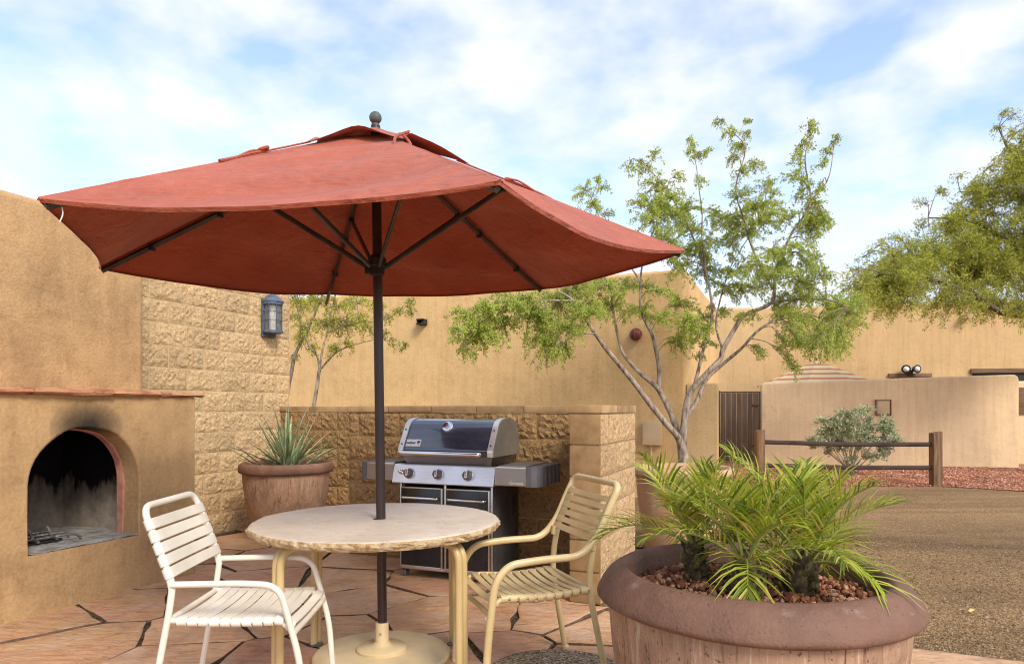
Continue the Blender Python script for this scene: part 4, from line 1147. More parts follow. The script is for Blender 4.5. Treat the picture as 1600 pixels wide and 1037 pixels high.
# strings that tie the vent down
def string(pts, nm='tie_string', r=.0065):
    U(MB().tube(smooth_path(pts, 5), r, 6), nm, CANVAS)
for i in (5, 1, 0, 2, 4, 3):
    dr_ = corner[i] - APX
    f = lambda t, up: APX + dr_ * t + Vector((0, 0, up))
    side = Vector((-dr_.y, dr_.x, 0)).normalized()
    if i == 0:
        k0 = f(.31, .035)
        string([f(.28, .03), k0, k0 + side * .03 + Vector((0, 0, .015)), k0 + side * .005])
        string([k0, k0 - side * .04 - Vector((0, 0, .02)) + dr_ * .02, k0 - side * .055 - Vector((0, 0, .055)) + dr_ * .045])
        string([k0, k0 + side * .02 - Vector((0, 0, .03)) + dr_ * .03, k0 + side * .015 - Vector((0, 0, .06)) + dr_ * .055])
        continue
    string([f(.27, .012), f(.34, .010), f(.41, .009), f(.43, .009)], r=.0045)
    k0 = f(.43, .010)
    string([k0, k0 + side * .02 + Vector((0, 0, .012)), k0 + Vector((0, 0, .010)) + dr_ * .02, k0])
    string([k0, f(.48, .010), f(.53, .006), f(.58, .004) + side * .02], r=.007)
    string([k0, f(.47, .022) - side * .015, f(.52, .004) - side * .02], r=.005)
U(MB().tube(smooth_path([corner[5] + Vector((.06, .03, -.02)), corner[5] + Vector((.062, .03, -.045)), corner[5] + Vector((.052, .03, -.07))], 4), .0022, 5), 'loose_thread', GREENCREAM)

# the heavy base plate
bp = thing('parasol_stand', 'round tan parasol stand on the flagstones under the table', 'parasol stand', FOOT)
MB().lathe([(.325, .006), (.337, .012), (.338, .028), (.330, .036), (.20, .044), (.13, .047), (.02, .048)], 64).build('plate', BASE_TAN, bp)
MB().lathe([(.123, .046), (.125, .060), (.115, .068), (.06, .071), (.045, .078), (.036, .09)], 40).build('hub', BASE_TAN, bp)
MB().lathe([(.036, .07), (.0335, .085), (.0325, .18), (.030, .186), (.025, .186)], 28).build('sleeve', BASE_TAN, bp)
sc_ = MB().lathe([(.0001, .006), (.005, .0055), (.007, .002), (.007, 0)], 10, (0, 0, 0)).build('screw', STEEL, bp)
sc_.location = (-.002, -.0325, .135); sc_.rotation_euler = (R(90), 0, 0)

# ------------------------------------------------------------------ stone table
TC = Vector((-.672, 3.42, 0))
tb = thing('table', 'round rough-edged stone table on tan tube legs under the parasol', 'table', TC)
def wob(i, a):
    if i < 1: return 0
    k = .010 * mnoise.noise(Vector((math.cos(a) * 3.2, math.sin(a) * 3.2, 1))) + .006 * mnoise.noise(Vector((math.cos(a) * 9, math.sin(a) * 9, 4)))
    return k
TZ = .700
def wobe(i, a):
    return wob(1, a) + (.012 * mnoise.noise(Vector((math.cos(a) * 22, math.sin(a) * 22, i * 1.7))) if 0 < i < 5 else 0)
prof_top = [(.0235, TZ), (.06, TZ), (.2, TZ + .0005), (.4, TZ), (.5, TZ - .0003), (.575, TZ - .001), (.598, TZ - .003), (.603, TZ - .006)]
mb = MB().lathe(prof_top, 140, wob=lambda i, a: wob(i, a) if i > 4 else 0)
mb.f = [q for q in mb.f if len(q) == 4]
mb.build('table_top', TABLE_TOP, tb, smooth=60)
mb = MB().lathe([(.603, TZ - .0055), (.609, TZ - .012), (.609, TZ - .022), (.603, TZ - .034), (.594, TZ - .043), (.58, TZ - .047), (.02, TZ - .047)], 140, wob=lambda i, a: wob(1, a) if i in (0, 5) else (wobe(i, a) if i < 5 else 0))
mb.f = [q for q in mb.f if len(q) == 4]
mb.build('stone_edge', TABLE_EDGE, tb, smooth=0)
for ox, oy in ((-.345, -.425), (-.352, .19), (.438, -.335), (.355, .19)):
    d_ = Vector((ox, oy, 0)).normalized(); s_ = Vector((-d_.y, d_.x, 0))
    mb = MB()
    for s in (-1, 1):
        b_ = Vector((ox, oy, 0)) + s_ * .0165 * s
        pts = fillet([b_ - d_ * .20 + Vector((0, 0, TZ - .064)), b_ + d_ * .005 + Vector((0, 0, TZ - .064)), b_ + d_ * .012 + Vector((0, 0, 0.004))], .085, 8)
        mb.tube(pts, .0175, 12)
    mb.build('leg', TABLE_LEG, tb)
    MB().lathe([(.034, .004), (.036, .006), (.036, .014), (.026, .018)], 16, Vector((ox, oy, 0)) + d_ * .012).build('foot', GREYCAP, tb)
mb = MB().lathe([(.16, TZ - .064), (.165, TZ - .060), (.165, TZ - .048)], 32)
mb.build('support_plate', TABLE_LEG, tb)

# ------------------------------------------------------------------ chairs
def strap(p0, p1, wdir, nrm, width, rt, sag, th=.004, n=7):
    """one vinyl strap: wraps round the tube at p0, crosses, wraps round the tube at p1"""
    p0, p1, wdir, nrm = Vector(p0), Vector(p1), Vector(wdir).normalized(), Vector(nrm).normalized()
    ax = (p1 - p0); L = ax.length; ax.normalize()
    q = rt + .001
    prof = []
    for k in range(7):
        a = math.pi * (1.5 - k / 6)          # round the outside of the first tube
        prof.append((q * math.cos(a), q * math.sin(a)))
    for k in range(1, n):
        t = k / n
        prof.append((L * t, q - sag * 4 * t * (1 - t)))
    for k in range(7):
        a = math.pi * (.5 - k / 6)
        prof.append((L + q * math.cos(a), q * math.sin(a)))
    m = len(prof); nor = []
    for i in range(m):
        a, b = prof[max(i - 1, 0)], prof[min(i + 1, m - 1)]
        tx, tz = b[0] - a[0], b[1] - a[1]; l_ = math.hypot(tx, tz) or 1
        nor.append((-tz / l_, tx / l_))
    vs = []; fs = []
    for (x, z), (nx_, nz_) in zip(prof, nor):
        for side, h in ((-1, 0), (-.88, th), (.88, th), (1, 0)):
            vs.append(p0 + ax * (x + nx_ * h) + nrm * (z + nz_ * h) + wdir * (side * width / 2))
    for i in range(m - 1):
        for k in range(4):
            k2 = (k + 1) % 4
            fs.append((4 * i + k, 4 * i + k2, 4 * i + 4 + k2, 4 * i + 4 + k))
    fs += [(0, 3, 2, 1), (4 * m - 4, 4 * m - 3, 4 * m - 2, 4 * m - 1)]
    return MB().add(vs, fs)

wc = thing('chair', 'cream white strapped patio chair beside the fireplace', 'chair', (-1.292, 2.815, 0), R(1.5))
HWd, rt = .222, .0128
for s in (-1, 1):
    y = HWd * s
    lg = fillet([(-.098, y * 1.04, .004), (-.012, y, .48), (.002, y, .585), (-.028, y * .985, .66)], .10, 6)
    MB().tube(lg, rt, 12).build('rear_leg', WHITE, wc)
    arm = fillet([(0, y * 1.03, .585), (.28, y * 1.06, .590), (.405, y * 1.06, .580), (.482, y * 1.05, .30), (.502, y * 1.04, .004)], .075, 7)
    MB().tube(arm, rt, 12).build('arm', WHITE, wc)
    MB().tube(fillet([(-.018, y * .97, .447), (.20, y * .97, .438), (.40, y * .97, .447), (.450, y * .97, .405)], .06, 5), .0125, 10).build('seat_rail', WHITE, wc)
    for k, fx in enumerate((-.098, .502)):
        MB().lathe([(.016, 0), (.018, .004), (.0175, .022), (.014, .026)], 12, (fx, y * 1.04, .0)).build('foot_cap', WHITE, wc)
back = fillet([(.0, -HWd, .56), (-.018, -HWd, .64), (-.112, -HWd, .878), (-.112, HWd, .878), (-.018, HWd, .64), (0, HWd, .56)], .062, 8)
MB().tube(back, rt, 12).build('back_frame', WHITE, wc)
MB().tube([(.456, -HWd * 1.03, .40), (.450, 0, .390), (.456, HWd * 1.03, .40)], .0125, 10).build('front_stretcher', WHITE, wc)
MB().tube([(-.014, -HWd, .447), (-.012, HWd, .447)], .0125, 10).build('rear_stretcher', WHITE, wc)
for k in range(5):
    z = .626 + .0462 * k
    t = (z - .60) / .278
    x = -.006 - .104 * t
    strap((x, HWd, z), (x, -HWd, z), (-.36, 0, .93), (.93, 0, .36), .0425, rt, .014).build('back_strap', WHITE, wc)
for k in range(11):
    x = .035 + .0408 * k
    z = .445 - .007 * math.sin(math.pi * (x / .45)) - (0 if x < .41 else (x - .41) * .55)
    sl = -.35 if k == 10 else (-.12 if k == 9 else 0)
    strap((x, -HWd * .97, z), (x, HWd * .97, z), (1, 0, sl), (-sl, 0, 1), .0365, .0127, .012 + random.uniform(-.002, .003)).build('seat_strap', WHITE, wc)

tcn = thing('chair', 'tan strapped patio chair with swooping arms by the barbecue', 'chair', (.4175, 3.374, 0), R(-160))
HWt, rt = .238, .0155
for s in (-1, 1):
    y = HWt * s
    path = fillet([(.06, y, .79), (.115, y, .672), (.20, y, .585), (.40, y * 1.02, .585), (.55, y * 1.02, .573), (.612, y * 1.02, .50), (.64, y, .25), (.655, y, .004)], .085, 7)
    MB().tube(path, rt, 12, sx=1.0, sy=1.12).build('arm', TAN_TUBE, tcn)
    yi = y * .875
    leg = fillet([(.026, yi, .845), (.125, yi, .64), (.150, yi, .44), (.065, y * .98, .004)], .16, 8)
    MB().tube(leg, .0145, 12).build('rear_leg', TAN_TUBE, tcn)
    MB().tube(fillet([(.150, y * .9, .428), (.36, y * .92, .414), (.56, y * .93, .432), (.632, y * .95, .392)], .08, 6), .013, 10).build('seat_rail', TAN_TUBE, tcn)
    for px_, py_ in ((.655, y), (.065, y * .98)):
        MB().lathe([(.017, 0), (.019, .004), (.0185, .02), (.015, .024)], 12, (px_, py_, 0)).build('foot_cap', TAN_TUBE, tcn)
top = fillet([(.06, -HWt, .79), (.004, -HWt, .900), (.004, HWt, .900), (.06, HWt, .79)], .05, 8)
MB().tube(top, rt, 12, sx=1.0, sy=1.12).build('back_frame', TAN_TUBE, tcn)
MB().tube(fillet([(.640, -HWt, .35), (.60, -HWt * .7, .335), (.60, HWt * .7, .335), (.640, HWt, .35)], .05, 5), .012, 10).build('front_stretcher', TAN_TUBE, tcn)
MB().tube([(.152, -HWt * .9, .43), (.152, HWt * .9, .43)], .012, 10).build('rear_stretcher', TAN_TUBE, tcn)
for k in range(6):
    t = (k + .35) / 6
    x, z = .030 + .098 * t, .838 - .212 * t
    strap((x, HWt * .875, z), (x, -HWt * .875, z), (-.42, 0, .907), (.907, 0, .42), .0275 if k < 5 else .031, .0147, .010).build('back_strap', TAN, tcn)
for s in (-1, 1):
    MB().tube([(.128, HWt * .875 * s, .648), (.134, HWt * .875 * s, .605)], .0215, 12).build('strap_sleeve', TAN, tcn)
for k in range(11):
    x = .180 + .0425 * k
    z = .428 - .014 * math.sin(math.pi * (x - .15) / .45) - (0 if x < .56 else (x - .56) * .5)
    sl = -.3 if k >= 10 else 0
    strap((x, -HWt * .92, z), (x, HWt * .92, z), (1, 0, sl), (-sl, 0, 1), .0335, .0132, .014 + random.uniform(-.002, .003)).build('seat_strap', TAN, tcn)

# ------------------------------------------------------------------ barbecue
bq = thing('barbecue', 'steel gas barbecue with dark lid in front of the block wall', 'barbecue', AB(-2.33, 4.63), FRONT)
def text(body, size, m, parent, loc, rot, name='lettering', bold=0.0, extrude=.0008):
    cu = bpy.data.curves.new(name, 'FONT')
    cu.body = body; cu.size = size; cu.extrude = extrude; cu.offset = bold
    cu.align_x = 'CENTER'; cu.align_y = 'CENTER'
    tmp = bpy.data.objects.new(name, cu); COL.objects.link(tmp)
    dg = bpy.context.evaluated_depsgraph_get()
    me = bpy.data.meshes.new_from_object(tmp.evaluated_get(dg))
    bpy.data.objects.remove(tmp)
    me.materials.clear(); me.materials.append(m)
    return link(name, me, parent, loc, rot)
for s in (-1, 1):
    MB().box((.362 * s, .015, .385), (.03, .47, .63), bev=.006).build('side_panel', CHARCOAL, bq)
MB().box((0, .24, .385), (.70, .02, .63)).build('back_panel', CHARCOAL, bq)
MB().box((0, .015, .085), (.70, .46, .02)).build('bottom_panel', CHARCOAL, bq)
mb = MB()
for x in (-.370, 0, .370): mb.box((x, -.228, .385), (.016 if x else .02, .016, .63), bev=.003)
mb.box((-.186, -.228, .078), (.352, .014, .022), bev=.003).box((.186, -.228, .078), (.352, .014, .022), bev=.003)
mb.build('door_frame', STEEL, bq)
for s in (-1, 1):
    cx = .187 * s
    dr = MB().box((cx, -.246, .383), (.348, .018, .572), bev=.004).build('door', BLACK, bq)
    mb = MB()
    for a in (-1, 1):
        mb.box((cx + .170 * a, -.250, .383), (.010, .024, .582), bev=.003)
        mb.box((cx, -.250, .383 + .287 * a), (.330, .024, .010), bev=.003)
    mb.build('door_trim', STEEL, dr)
    MB().tube(fillet([(cx - .145, -.256, .600), (cx - .145, -.290, .600), (cx + .145, -.290, .600), (cx + .145, -.256, .600)], .018, 4), .010, 10).build('door_handle', CHROME, dr)
for sx in (-1, 1):
    for sy in (-1, 1):
        c = (.345 * sx, .01 + .21 * sy, .031)
        mb = MB().lathe([(.012, -.011), (.029, -.012), (.031, -.007), (.031, .007), (.029, .012), (.012, .011)], 16)
        mb.v = [(v[2] + c[0], v[1] + c[1], v[0] + c[2]) for v in mb.v]
        ca = mb.build('caster', GREYCAP, bq)
        MB().box((c[0], c[1], .058), (.036, .04, .02), bev=.003).build('caster_bracket', BLACKIRON, ca)
mb = MB()
for k in range(9): mb.box((.3785, .165, .455 + .017 * k), (.003, .075, .009), Matrix.Rotation(R(20), 3, 'Y'))
mb.build('louvre', BLACKIRON, bq, smooth=0)
# control panel
mb = MB().prism([(-.305, .712), (-.300, .706), (-.20, .706), (-.20, .842), (-.262, .842), (-.270, .836)], -.402, .412, (1, 2))
mb.build('control_panel', STEEL_PANEL, bq, smooth=20)
pang = math.atan2(.035, .124)
def on_panel(x, t): return Vector((x, -.305 + .035 * t, .712 + .124 * t))
prot = Matrix.Rotation(R(90) + 0 , 3, 'X') @ Matrix.Identity(3)
prot = Matrix.Rotation(R(90) - pang, 3, 'X')
for k, x in enumerate((-.266, -.027, .211)):
    c = on_panel(x, .52)
    mb = MB().lathe([(.040, 0), (.040, .004), (.037, .008), (.034, .008)], 28)
    mb.v = [tuple(prot @ Vector(v) + c) for v in mb.v]
    kn = mb.build('knob', STEEL, bq)
    mb = MB().lathe([(.033, .006), (.034, .020), (.031, .034), (.028, .038), (.0001, .039)], 28)
    mb.v = [tuple(prot @ Vector(v) + c) for v in mb.v]
    mb.build('knob_grip', GREYCAP, kn)
    mb = MB().box((-.001, .003, .0395), (.017, .052, .006), bev=.002)
    mb.v = [tuple(prot @ Vector(v) + c) for v in mb.v]
    mb.build('knob_pointer', BADGE, kn)
    mb = MB()
    mb.box((0, .014, .043), (.008, .012, .002)).box((0, -.004, .043), (.008, .010, .002))
    mb.v = [tuple(prot @ Vector(v) + c) for v in mb.v]
    mb.build('red_print', REDMARK, kn, smooth=0)
c = on_panel(-.335, .60)
mb = MB().lathe([(.019, 0), (.019, .006), (.013, .010), (.014, .024), (.010, .028), (.0001, .029)], 20)
mb.v = [tuple(prot @ Vector(v) + c) for v in mb.v]
mb.build('igniter_button', CHROME, bq)
# side shelves
for s in (-1, 1):
    x0, x1 = (.414, .645) if s > 0 else (-.640, -.404)
    sh = MB().prism([(-.282, .722), (-.278, .716), (.22, .716), (.22, .846), (-.262, .846), (-.278, .838)], x0, x1, (1, 2)).build('side_shelf', STEEL_DIM, bq, smooth=20)
    MB().box(((x0 + x1) / 2, -.02, .849), (x1 - x0 - .02, .46, .010), bev=.004).build('shelf_top', STEEL_DIM, sh)
    MB().box(((x0 + x1) / 2, -.2715, .841), (x1 - x0, .012, .012), bev=.004).build('shelf_edge', TRIM, sh)
    xo = x1 if s > 0 else x0; W = .090 if s > 0 else .070
    poly = [(xo, -.284), (xo + s * W * .45, -.284), (xo + s * W * .82, -.262), (xo + s * W, -.215)]
    for k in range(5):                                   # scalloped grips along the end
        y = -.205 + .085 * k
        poly += [(xo + s * W, y), (xo + s * W, y + .045), (xo + s * (W - .016), y + .055), (xo + s * (W - .016), y + .075)]
    poly += [(xo + s * W * .8, .225), (xo, .225)]
    if s < 0: poly = poly[::-1]
    MB().prism(poly, .714, .848, (0, 1)).build('shelf_end', GREYCAP, sh, smooth=30)
text('Genesis', .034, TRIM, bq, (.575, -.2835, .738), (R(90), 0, 0), bold=.0004)
# cook box and lid
mb = MB()
mb.add([(-.34, -.195, .842), (.345, -.195, .842), (.345, .215, .842), (-.34, .215, .842), (-.365, -.225, .905), (.37, -.225, .905), (.37, .235, .905), (-.365, .235, .905)],
       [(0, 1, 5, 4), (1, 2, 6, 5), (2, 3, 7, 6), (3, 0, 4, 7), (4, 5, 6, 7)])
mb.build('cook_box', STEEL_DIM, bq, smooth=0)
lid_prof = fillet([(-.236, .908), (-.240, .952), (-.125, 1.152), (-.03, 1.176), (.13, 1.170), (.225, 1.08), (.235, .908)], .075, 7)
lid_prof = [(p[0], p[1]) for p in [Vector((q[0], q[1], 0)) for q in [(v[0], v[1], 0) for v in lid_prof]]]
lid = MB().prism(lid_prof, -.352, .352, (1, 2)).build('lid', ENAMEL, bq, smooth=30)
for s in (-1, 1):
    big = [(y * 1.025 - .002 + (.003 if y > 0 else 0), .904 + (z - .904) * 1.018) for y, z in lid_prof]
    MB().prism(big, .352 * s, .388 * s, (1, 2)).build('lid_end', CASTAL, lid, smooth=30)
    # pale trim strip along the front edge of the casting
    fr = [Vector((.362 * s, y * 1.03 - .006, .904 + (z - .904) * 1.022)) for y, z in lid_prof if y < .02]
    mb = MB(); vs = []; fs = []
    for p in fr: vs += [p + Vector((-.020, 0, 0)), p + Vector((.020, 0, 0))]
    vs2 = []
    for p in fr: vs2 += [p + Vector((-.020, .012, -.004)), p + Vector((.020, .012, -.004))]
    n = len(fr)
    for i in range(n - 1): fs.append((2 * i, 2 * i + 1, 2 * i + 3, 2 * i + 2))
    for i in range(n - 1):
        fs.append((2 * i, 2 * i + 2, 2 * n + 2 * i + 2, 2 * n + 2 * i)); fs.append((2 * i + 1, 2 * n + 2 * i + 1, 2 * n + 2 * i + 3, 2 * i + 3))
    mb.add(vs + vs2, fs); mb.build('lid_trim', TRIM, lid, smooth=40)
    for (y, z) in ((-.225, .99), (-.165, 1.095)):
        MB().ball((.362 * s, y - .012, z), .006, 8, 5).build('rivet', BLACKIRON, lid)
MB().tube(fillet([(-.352, -.24, .930), (-.352, -.295, .925), (.290, -.295, .925), (.290, -.24, .930)], .02, 5), .0165, 14).build('lid_handle', CHROME, lid)
MB().box((-.02, -.243, .940), (.70, .010, .012)).build('lid_lip', BLACK, lid)
slant = math.atan2(.115, .200)                          # how far the lid front leans back
lrot = Matrix.Rotation(R(90) - slant, 3, 'X')
def on_lid(x, t): return Vector((x, -.240 + .115 * t, .952 + .200 * t))
c = on_lid(-.02, .80)
mb = MB().lathe([(.040, -.004), (.042, .010), (.038, .016), (.034, .014)], 28); mb.v = [tuple(lrot @ Vector(v) + c) for v in mb.v]
th = mb.build('thermometer', CHROME, lid)
mb = MB().lathe([(.035, .010), (.033, .0135), (.0001, .0140)], 28); mb.v = [tuple(lrot @ Vector(v) + c) for v in mb.v]
mb.build('dial', BADGE, th)
mb = MB().lathe([(.016, .0138), (.015, .0150), (.011, .0150), (.010, .0138)], 20); mb.v = [tuple(lrot @ Vector(v) + c) for v in mb.v]
mb.build('dial_ring', STEEL_DIM, th)
c = on_lid(-.272, .215)
mb = MB().box((0, 0, .002), (.122, .058, .006), bev=.002); mb.v = [tuple(lrot @ Vector(v) + c) for v in mb.v]
bd = mb.build('badge', BADGE, lid)
bt = text('weber', .031, INK, bd, on_lid(-.290, .215) + lrot @ Vector((0, 0, .0055)), (R(90) - slant, 0, 0), bold=.0006)
mb = MB().add([(.030, .010, .0062), (.034, .014, .0062), (.043, .017, .0062), (.052, .014, .0062), (.056, .010, .0062), (.052, .001, .0062), (.043, -.003, .0062), (.034, .001, .0062)], [(0, 1, 2, 3, 4, 5, 6, 7)])
mb.add([(.040, -.002, .0063), (.036, -.013, .0063), (.038, -.013, .0063), (.042, -.002, .0063)], [(0, 1, 2, 3)]).add([(.044, -.002, .0063), (.048, -.013, .0063), (.050, -.013, .0063), (.046, -.002, .0063)], [(0, 1, 2, 3)])
mb.v = [tuple(lrot @ Vector(v) + c) for v in mb.v]
mb.build('kettle_emblem', INK, bd, smooth=0, fix=False)

# ------------------------------------------------------------------ planters
def planter(name, label, loc, prof_body, prof_rim, body_m, rim_m, soil_z, soil_r, rough=.004, seg=96, seed=0):
    t = thing(name, label, 'planter', loc)
    wobf = lambda i, a: rough * mnoise.noise(Vector((math.cos(a) * 2.2 + seed, math.sin(a) * 2.2, i * .35))) + rough * .5 * mnoise.noise(Vector((math.cos(a) * 8, math.sin(a) * 8 + seed, i * .8)))
    MB().lathe(prof_body, seg, wob=wobf).build('body', body_m, t, smooth=60)
    mb = MB().lathe(prof_rim, seg, wob=wobf)
    mb.f = [q for q in mb.f if len(q) == 4]
    mb.build('rim', rim_m, t, smooth=60)
    mb = MB().grid(lambda u, v: (max(u, .001) * soil_r * math.cos(2 * math.pi * v), max(u, .001) * soil_r * math.sin(2 * math.pi * v), soil_z + .012 * mnoise.noise(Vector((u * 4 * math.cos(6.28 * v), u * 4 * math.sin(6.28 * v), 3)))), 8, 32)
    mb.build('soil', SOIL, t, smooth=60)
    return t
BP = Vector((.855, 2.45, -.004))
big = planter('planter', 'huge round cast planter of young palms in the front of the patio', BP,
    [(.29, 0), (.38, .015), (.43, .12), (.468, .26), (.492, .40), (.503, .52), (.505, .575)],
    [(.505, .566), (.518, .571), (.538, .579), (.545, .587), (.546, .596), (.541, .609), (.527, .633), (.507, .657), (.484, .675), (.463, .686), (.447, .687), (.434, .677), (.426, .655), (.421, .60), (.416, .55)],
    POT_BODY, POT_RIM, .585, .421, seed=2)
n = 3000
rr = .412 * np.sqrt(rng.random(n)); aa = rng.uniform(0, 2 * np.pi, n)
ico = bmesh.new(); bmesh.ops.create_icosphere(ico, subdivisions=1, radius=1.0)
IV = np.array([v.co[:] for v in ico.verts]); IF = np.array([[v.index for v in f.verts] for f in ico.faces]); ico.free()
def rocks(name, P3, rad, m, label):
    n = len(P3); k = len(IV)
    V = IV[None] * rng.uniform(.62, 1.2, (n, k, 1)) * rad[:, None, None] * rng.uniform(.65, 1.15, (n, 1, 3))
    ang = rng.uniform(0, 2 * np.pi, n); c, s = np.cos(ang)[:, None], np.sin(ang)[:, None]
    x, z = V[:, :, 0].copy(), V[:, :, 2].copy()
    V[:, :, 0] = x * c - z * s; V[:, :, 2] = x * s + z * c
    V += P3[:, None, :]
    F = (IF[None] + (np.arange(n) * k)[:, None, None]).reshape(-1, 3)
    o = np_mesh(name, V.reshape(-1, 3), F, m)
    return tag(o, label, 'gravel', kind='stuff')
rocks('lava_rock', np.stack([BP.x + rr * np.cos(aa), BP.y + rr * np.sin(aa), .592 + .030 * (1 - rr / .43) + rng.uniform(-.006, .016, n)], 1), rng.uniform(.006, .0145, n) * (1 + (rng.random(n) < .1) * .5), LAVA, 'rust red lava rock spread round the palm trunks in the planter')

def scaled(prof, sr, sz): return [(r * sr, z * sz) for r, z in prof]
small_body = [(.20, 0), (.25, .01), (.30, .10), (.345, .24), (.378, .40), (.398, .55), (.405, .645)]
small_rim = [(.405, .638), (.432, .648), (.440, .665), (.440, .70), (.430, .728), (.408, .742), (.385, .738), (.372, .715), (.368, .64)]
PP = Vector((-2.17, 6.60, -.004))
planter('planter', 'brown streaked planter holding a yucca in the block wall corner', PP, small_body, small_rim, POT_BODY2, POT_RIM2, .66, .368, seed=5)
tp = P(1066, 731, 6.25)
planter('planter', 'terracotta planter half hidden behind the palms and wing wall', (tp.x, tp.y, -.02),
    [(.30, 0), (.34, .01), (.375, .2), (.40, .42), (.412, .60), (.414, .655)], [(.414, .650), (.45, .662), (.462, .68), (.462, .715), (.452, .735), (.43, .742), (.40, .735), (.385, .70), (.38, .64)], TERRA, TERRA, .67, .38, seed=9)

# ------------------------------------------------------------------ palms
def leaflet_strip(V, F, p, d, nrm, L, w, droop):
    """a narrow folded leaflet: 4 stations, two faces across"""
    side = d.cross(nrm).normalized()
    o = len(V)
    st = 4
    for k in range(st):
        t = k / (st - 1)
        c = p + d * (L * t) - Vector((0, 0, droop * L * t * t)) + nrm * (.04 * L * math.sin(t * 3.1))
        ww = w * (1 - t) ** .6 * min(1.0, .55 + 3 * t) * .5 if t < 1 else 0.0003
        V += [c - side * ww + nrm * ww * .5, c, c + side * ww + nrm * ww * .5]
    for k in range(st - 1):
        a = o + 3 * k
        F += [(a, a + 1, a + 4, a + 3), (a + 1, a + 2, a + 5, a + 4)]
def frond(parent, base, az, el, L, curl, seedr, pairs=24, ll=.17, dead=False, roll=0.0):
    r = random.Random(seedr)
    pts = []; p = Vector(base); e = el
    n = 14
    for k in range(n + 1):
        pts.append(p.copy())
        t = k / n
        dirv = Vector((math.cos(az) * math.cos(e), math.sin(az) * math.cos(e), math.sin(e)))
        p = p + dirv * (L / n)
        e -= curl / n * (0.4 + 1.2 * t)
        az += r.uniform(-.02, .02)
    mb = MB().tube(pts, [.0058 * (1 - .8 * k / n) + .0008 for k in range(n + 1)], 5)
    fr = parent_frond = mb.build('frond', PALM_STEM, parent, smooth=50, off=parent.location)
    V, F = [], []
    for k in range(pairs):
        t = .20 + .80 * (k + .5) / pairs
        i = min(int(t * n), n - 1); f_ = t * n - i
        c = pts[i].lerp(pts[i + 1], f_)
        tg = (pts[i + 1] - pts[i]).normalized()
        sd = tg.cross(Vector((0, 0, 1)))
        sd = sd.normalized() if sd.length > 1e-3 else Vector((1, 0, 0))
        up = sd.cross(tg).normalized()
        ln = ll * (math.sin(math.pi * min(1, .16 + .80 * t)) ** .7) * r.uniform(.85, 1.12)
        for s in (-1, 1):
            fwd = .70 + .60 * t + r.uniform(-.14, .14)
            d = (tg * fwd + sd * s * (1 - .35 * t) + up * (.42 + r.uniform(-.12, .18))).normalized()
            leaflet_strip(V, F, c, d, (up - d * up.dot(d)).normalized(), ln, .0112 * r.uniform(.8, 1.15), r.uniform(.10, .42) * (1 if el > .3 else 1.4))
    lf = MB(); lf.v = [tuple(x - parent.location) for x in V]; lf.f = F
    me = lf.mesh('leaflets', YUCCA_DRY if dead else PALM, smooth=0, fix=False)
    link('leaflets', me, fr)
def palm(label, x, y, z0, lean, n, seed, Lr=(.36, .52), tr=.045, th=.13):
    t = thing('palm', label, 'palm', (x, y, z0), 0, 'young palms in the big planter')
    r = random.Random(seed)
    top = Vector((x + lean[0], y + lean[1], z0 + th))
    mb = MB().tube([Vector((x, y, z0 - .03)), Vector((x + lean[0] * .3, y + lean[1] * .3, z0 + th * .45)), top, top + Vector((0, 0, .05))], [tr, tr * 1.15, tr * .9, tr * .35], 12)
    mb.build('trunk', PALM_TRUNK, t, smooth=50, off=t.location)
    for k in range(30):
        a = k * 2.4 + r.uniform(-.5, .5); h = -.01 + th * 1.05 * (k / 30) + r.uniform(-.012, .012); q_ = r.uniform(.55, 1.15)
        c = Vector((x + lean[0] * h / th * .8, y + lean[1] * h / th * .8, z0 + h)); o_ = Vector((math.cos(a), math.sin(a), 0))
        p0 = c + o_ * tr * .95
        MB().tube([p0, p0 + o_ * .016 * q_ + Vector((0, 0, .012)), p0 + o_ * .022 * q_ + Vector((r.uniform(-.006, .006), 0, .028 * q_ + .012 * r.random()))], [.012 * q_, .0115 * q_, .006 * q_], 6, sx=1.2, sy=.7).build('leaf_stub', PALM_STUB, t, smooth=40, off=t.location)
    mb = MB()
    for k in range(170):
        a = r.uniform(0, 6.283); h = r.uniform(-.01, th * 1.05); o_ = Vector((math.cos(a), math.sin(a), 0)); sd_ = Vector((-math.sin(a), math.cos(a), 0))
        c = Vector((x + lean[0] * h / th * .8, y + lean[1] * h / th * .8, z0 + h)) + o_ * tr * 1.0
        tip = c + o_ * r.uniform(.004, .022) + Vector((0, 0, r.uniform(-.01, .045))) + sd_ * r.uniform(-.02, .02)
        w_ = sd_ * r.uniform(.001, .003)
        mb.add([c - w_, c + w_, tip], [(0, 1, 2)])
    tag(mb.build('trunk_fibre', PALM_TRUNK, t, smooth=0, off=t.location, fix=False), kind='stuff')
    for k in range(n):
        a = k * 2.399 + seed + r.uniform(-.25, .25)
        q = k / n
        el = 1.45 - 1.22 * q ** 1.15 + r.uniform(-.12, .12)
        frond(t, top + Vector((math.cos(a) * .012, math.sin(a) * .012, .01)), a, el, r.uniform(*Lr) * (1 - .22 * (q < .2)) * (1 - .26 * q), .35 + 1.45 * q + r.uniform(-.15, .3), seed * 100 + k, 17, r.uniform(.17, .23))
    return t
palm('young palm with stubby dark trunk in the middle of the big planter', .795, 2.33, .60, (0, .0), 13, 3, (.36, .48), .046, .12)
palm('young palm arching to the right over the big planter rim', .985, 2.36, .60, (.03, 0), 14, 8, (.38, .52), .044, .11)
palm('slender young palm at the left back of the big planter', .70, 2.56, .60, (-.02, .01), 10, 5, (.34, .47), .034, .13)
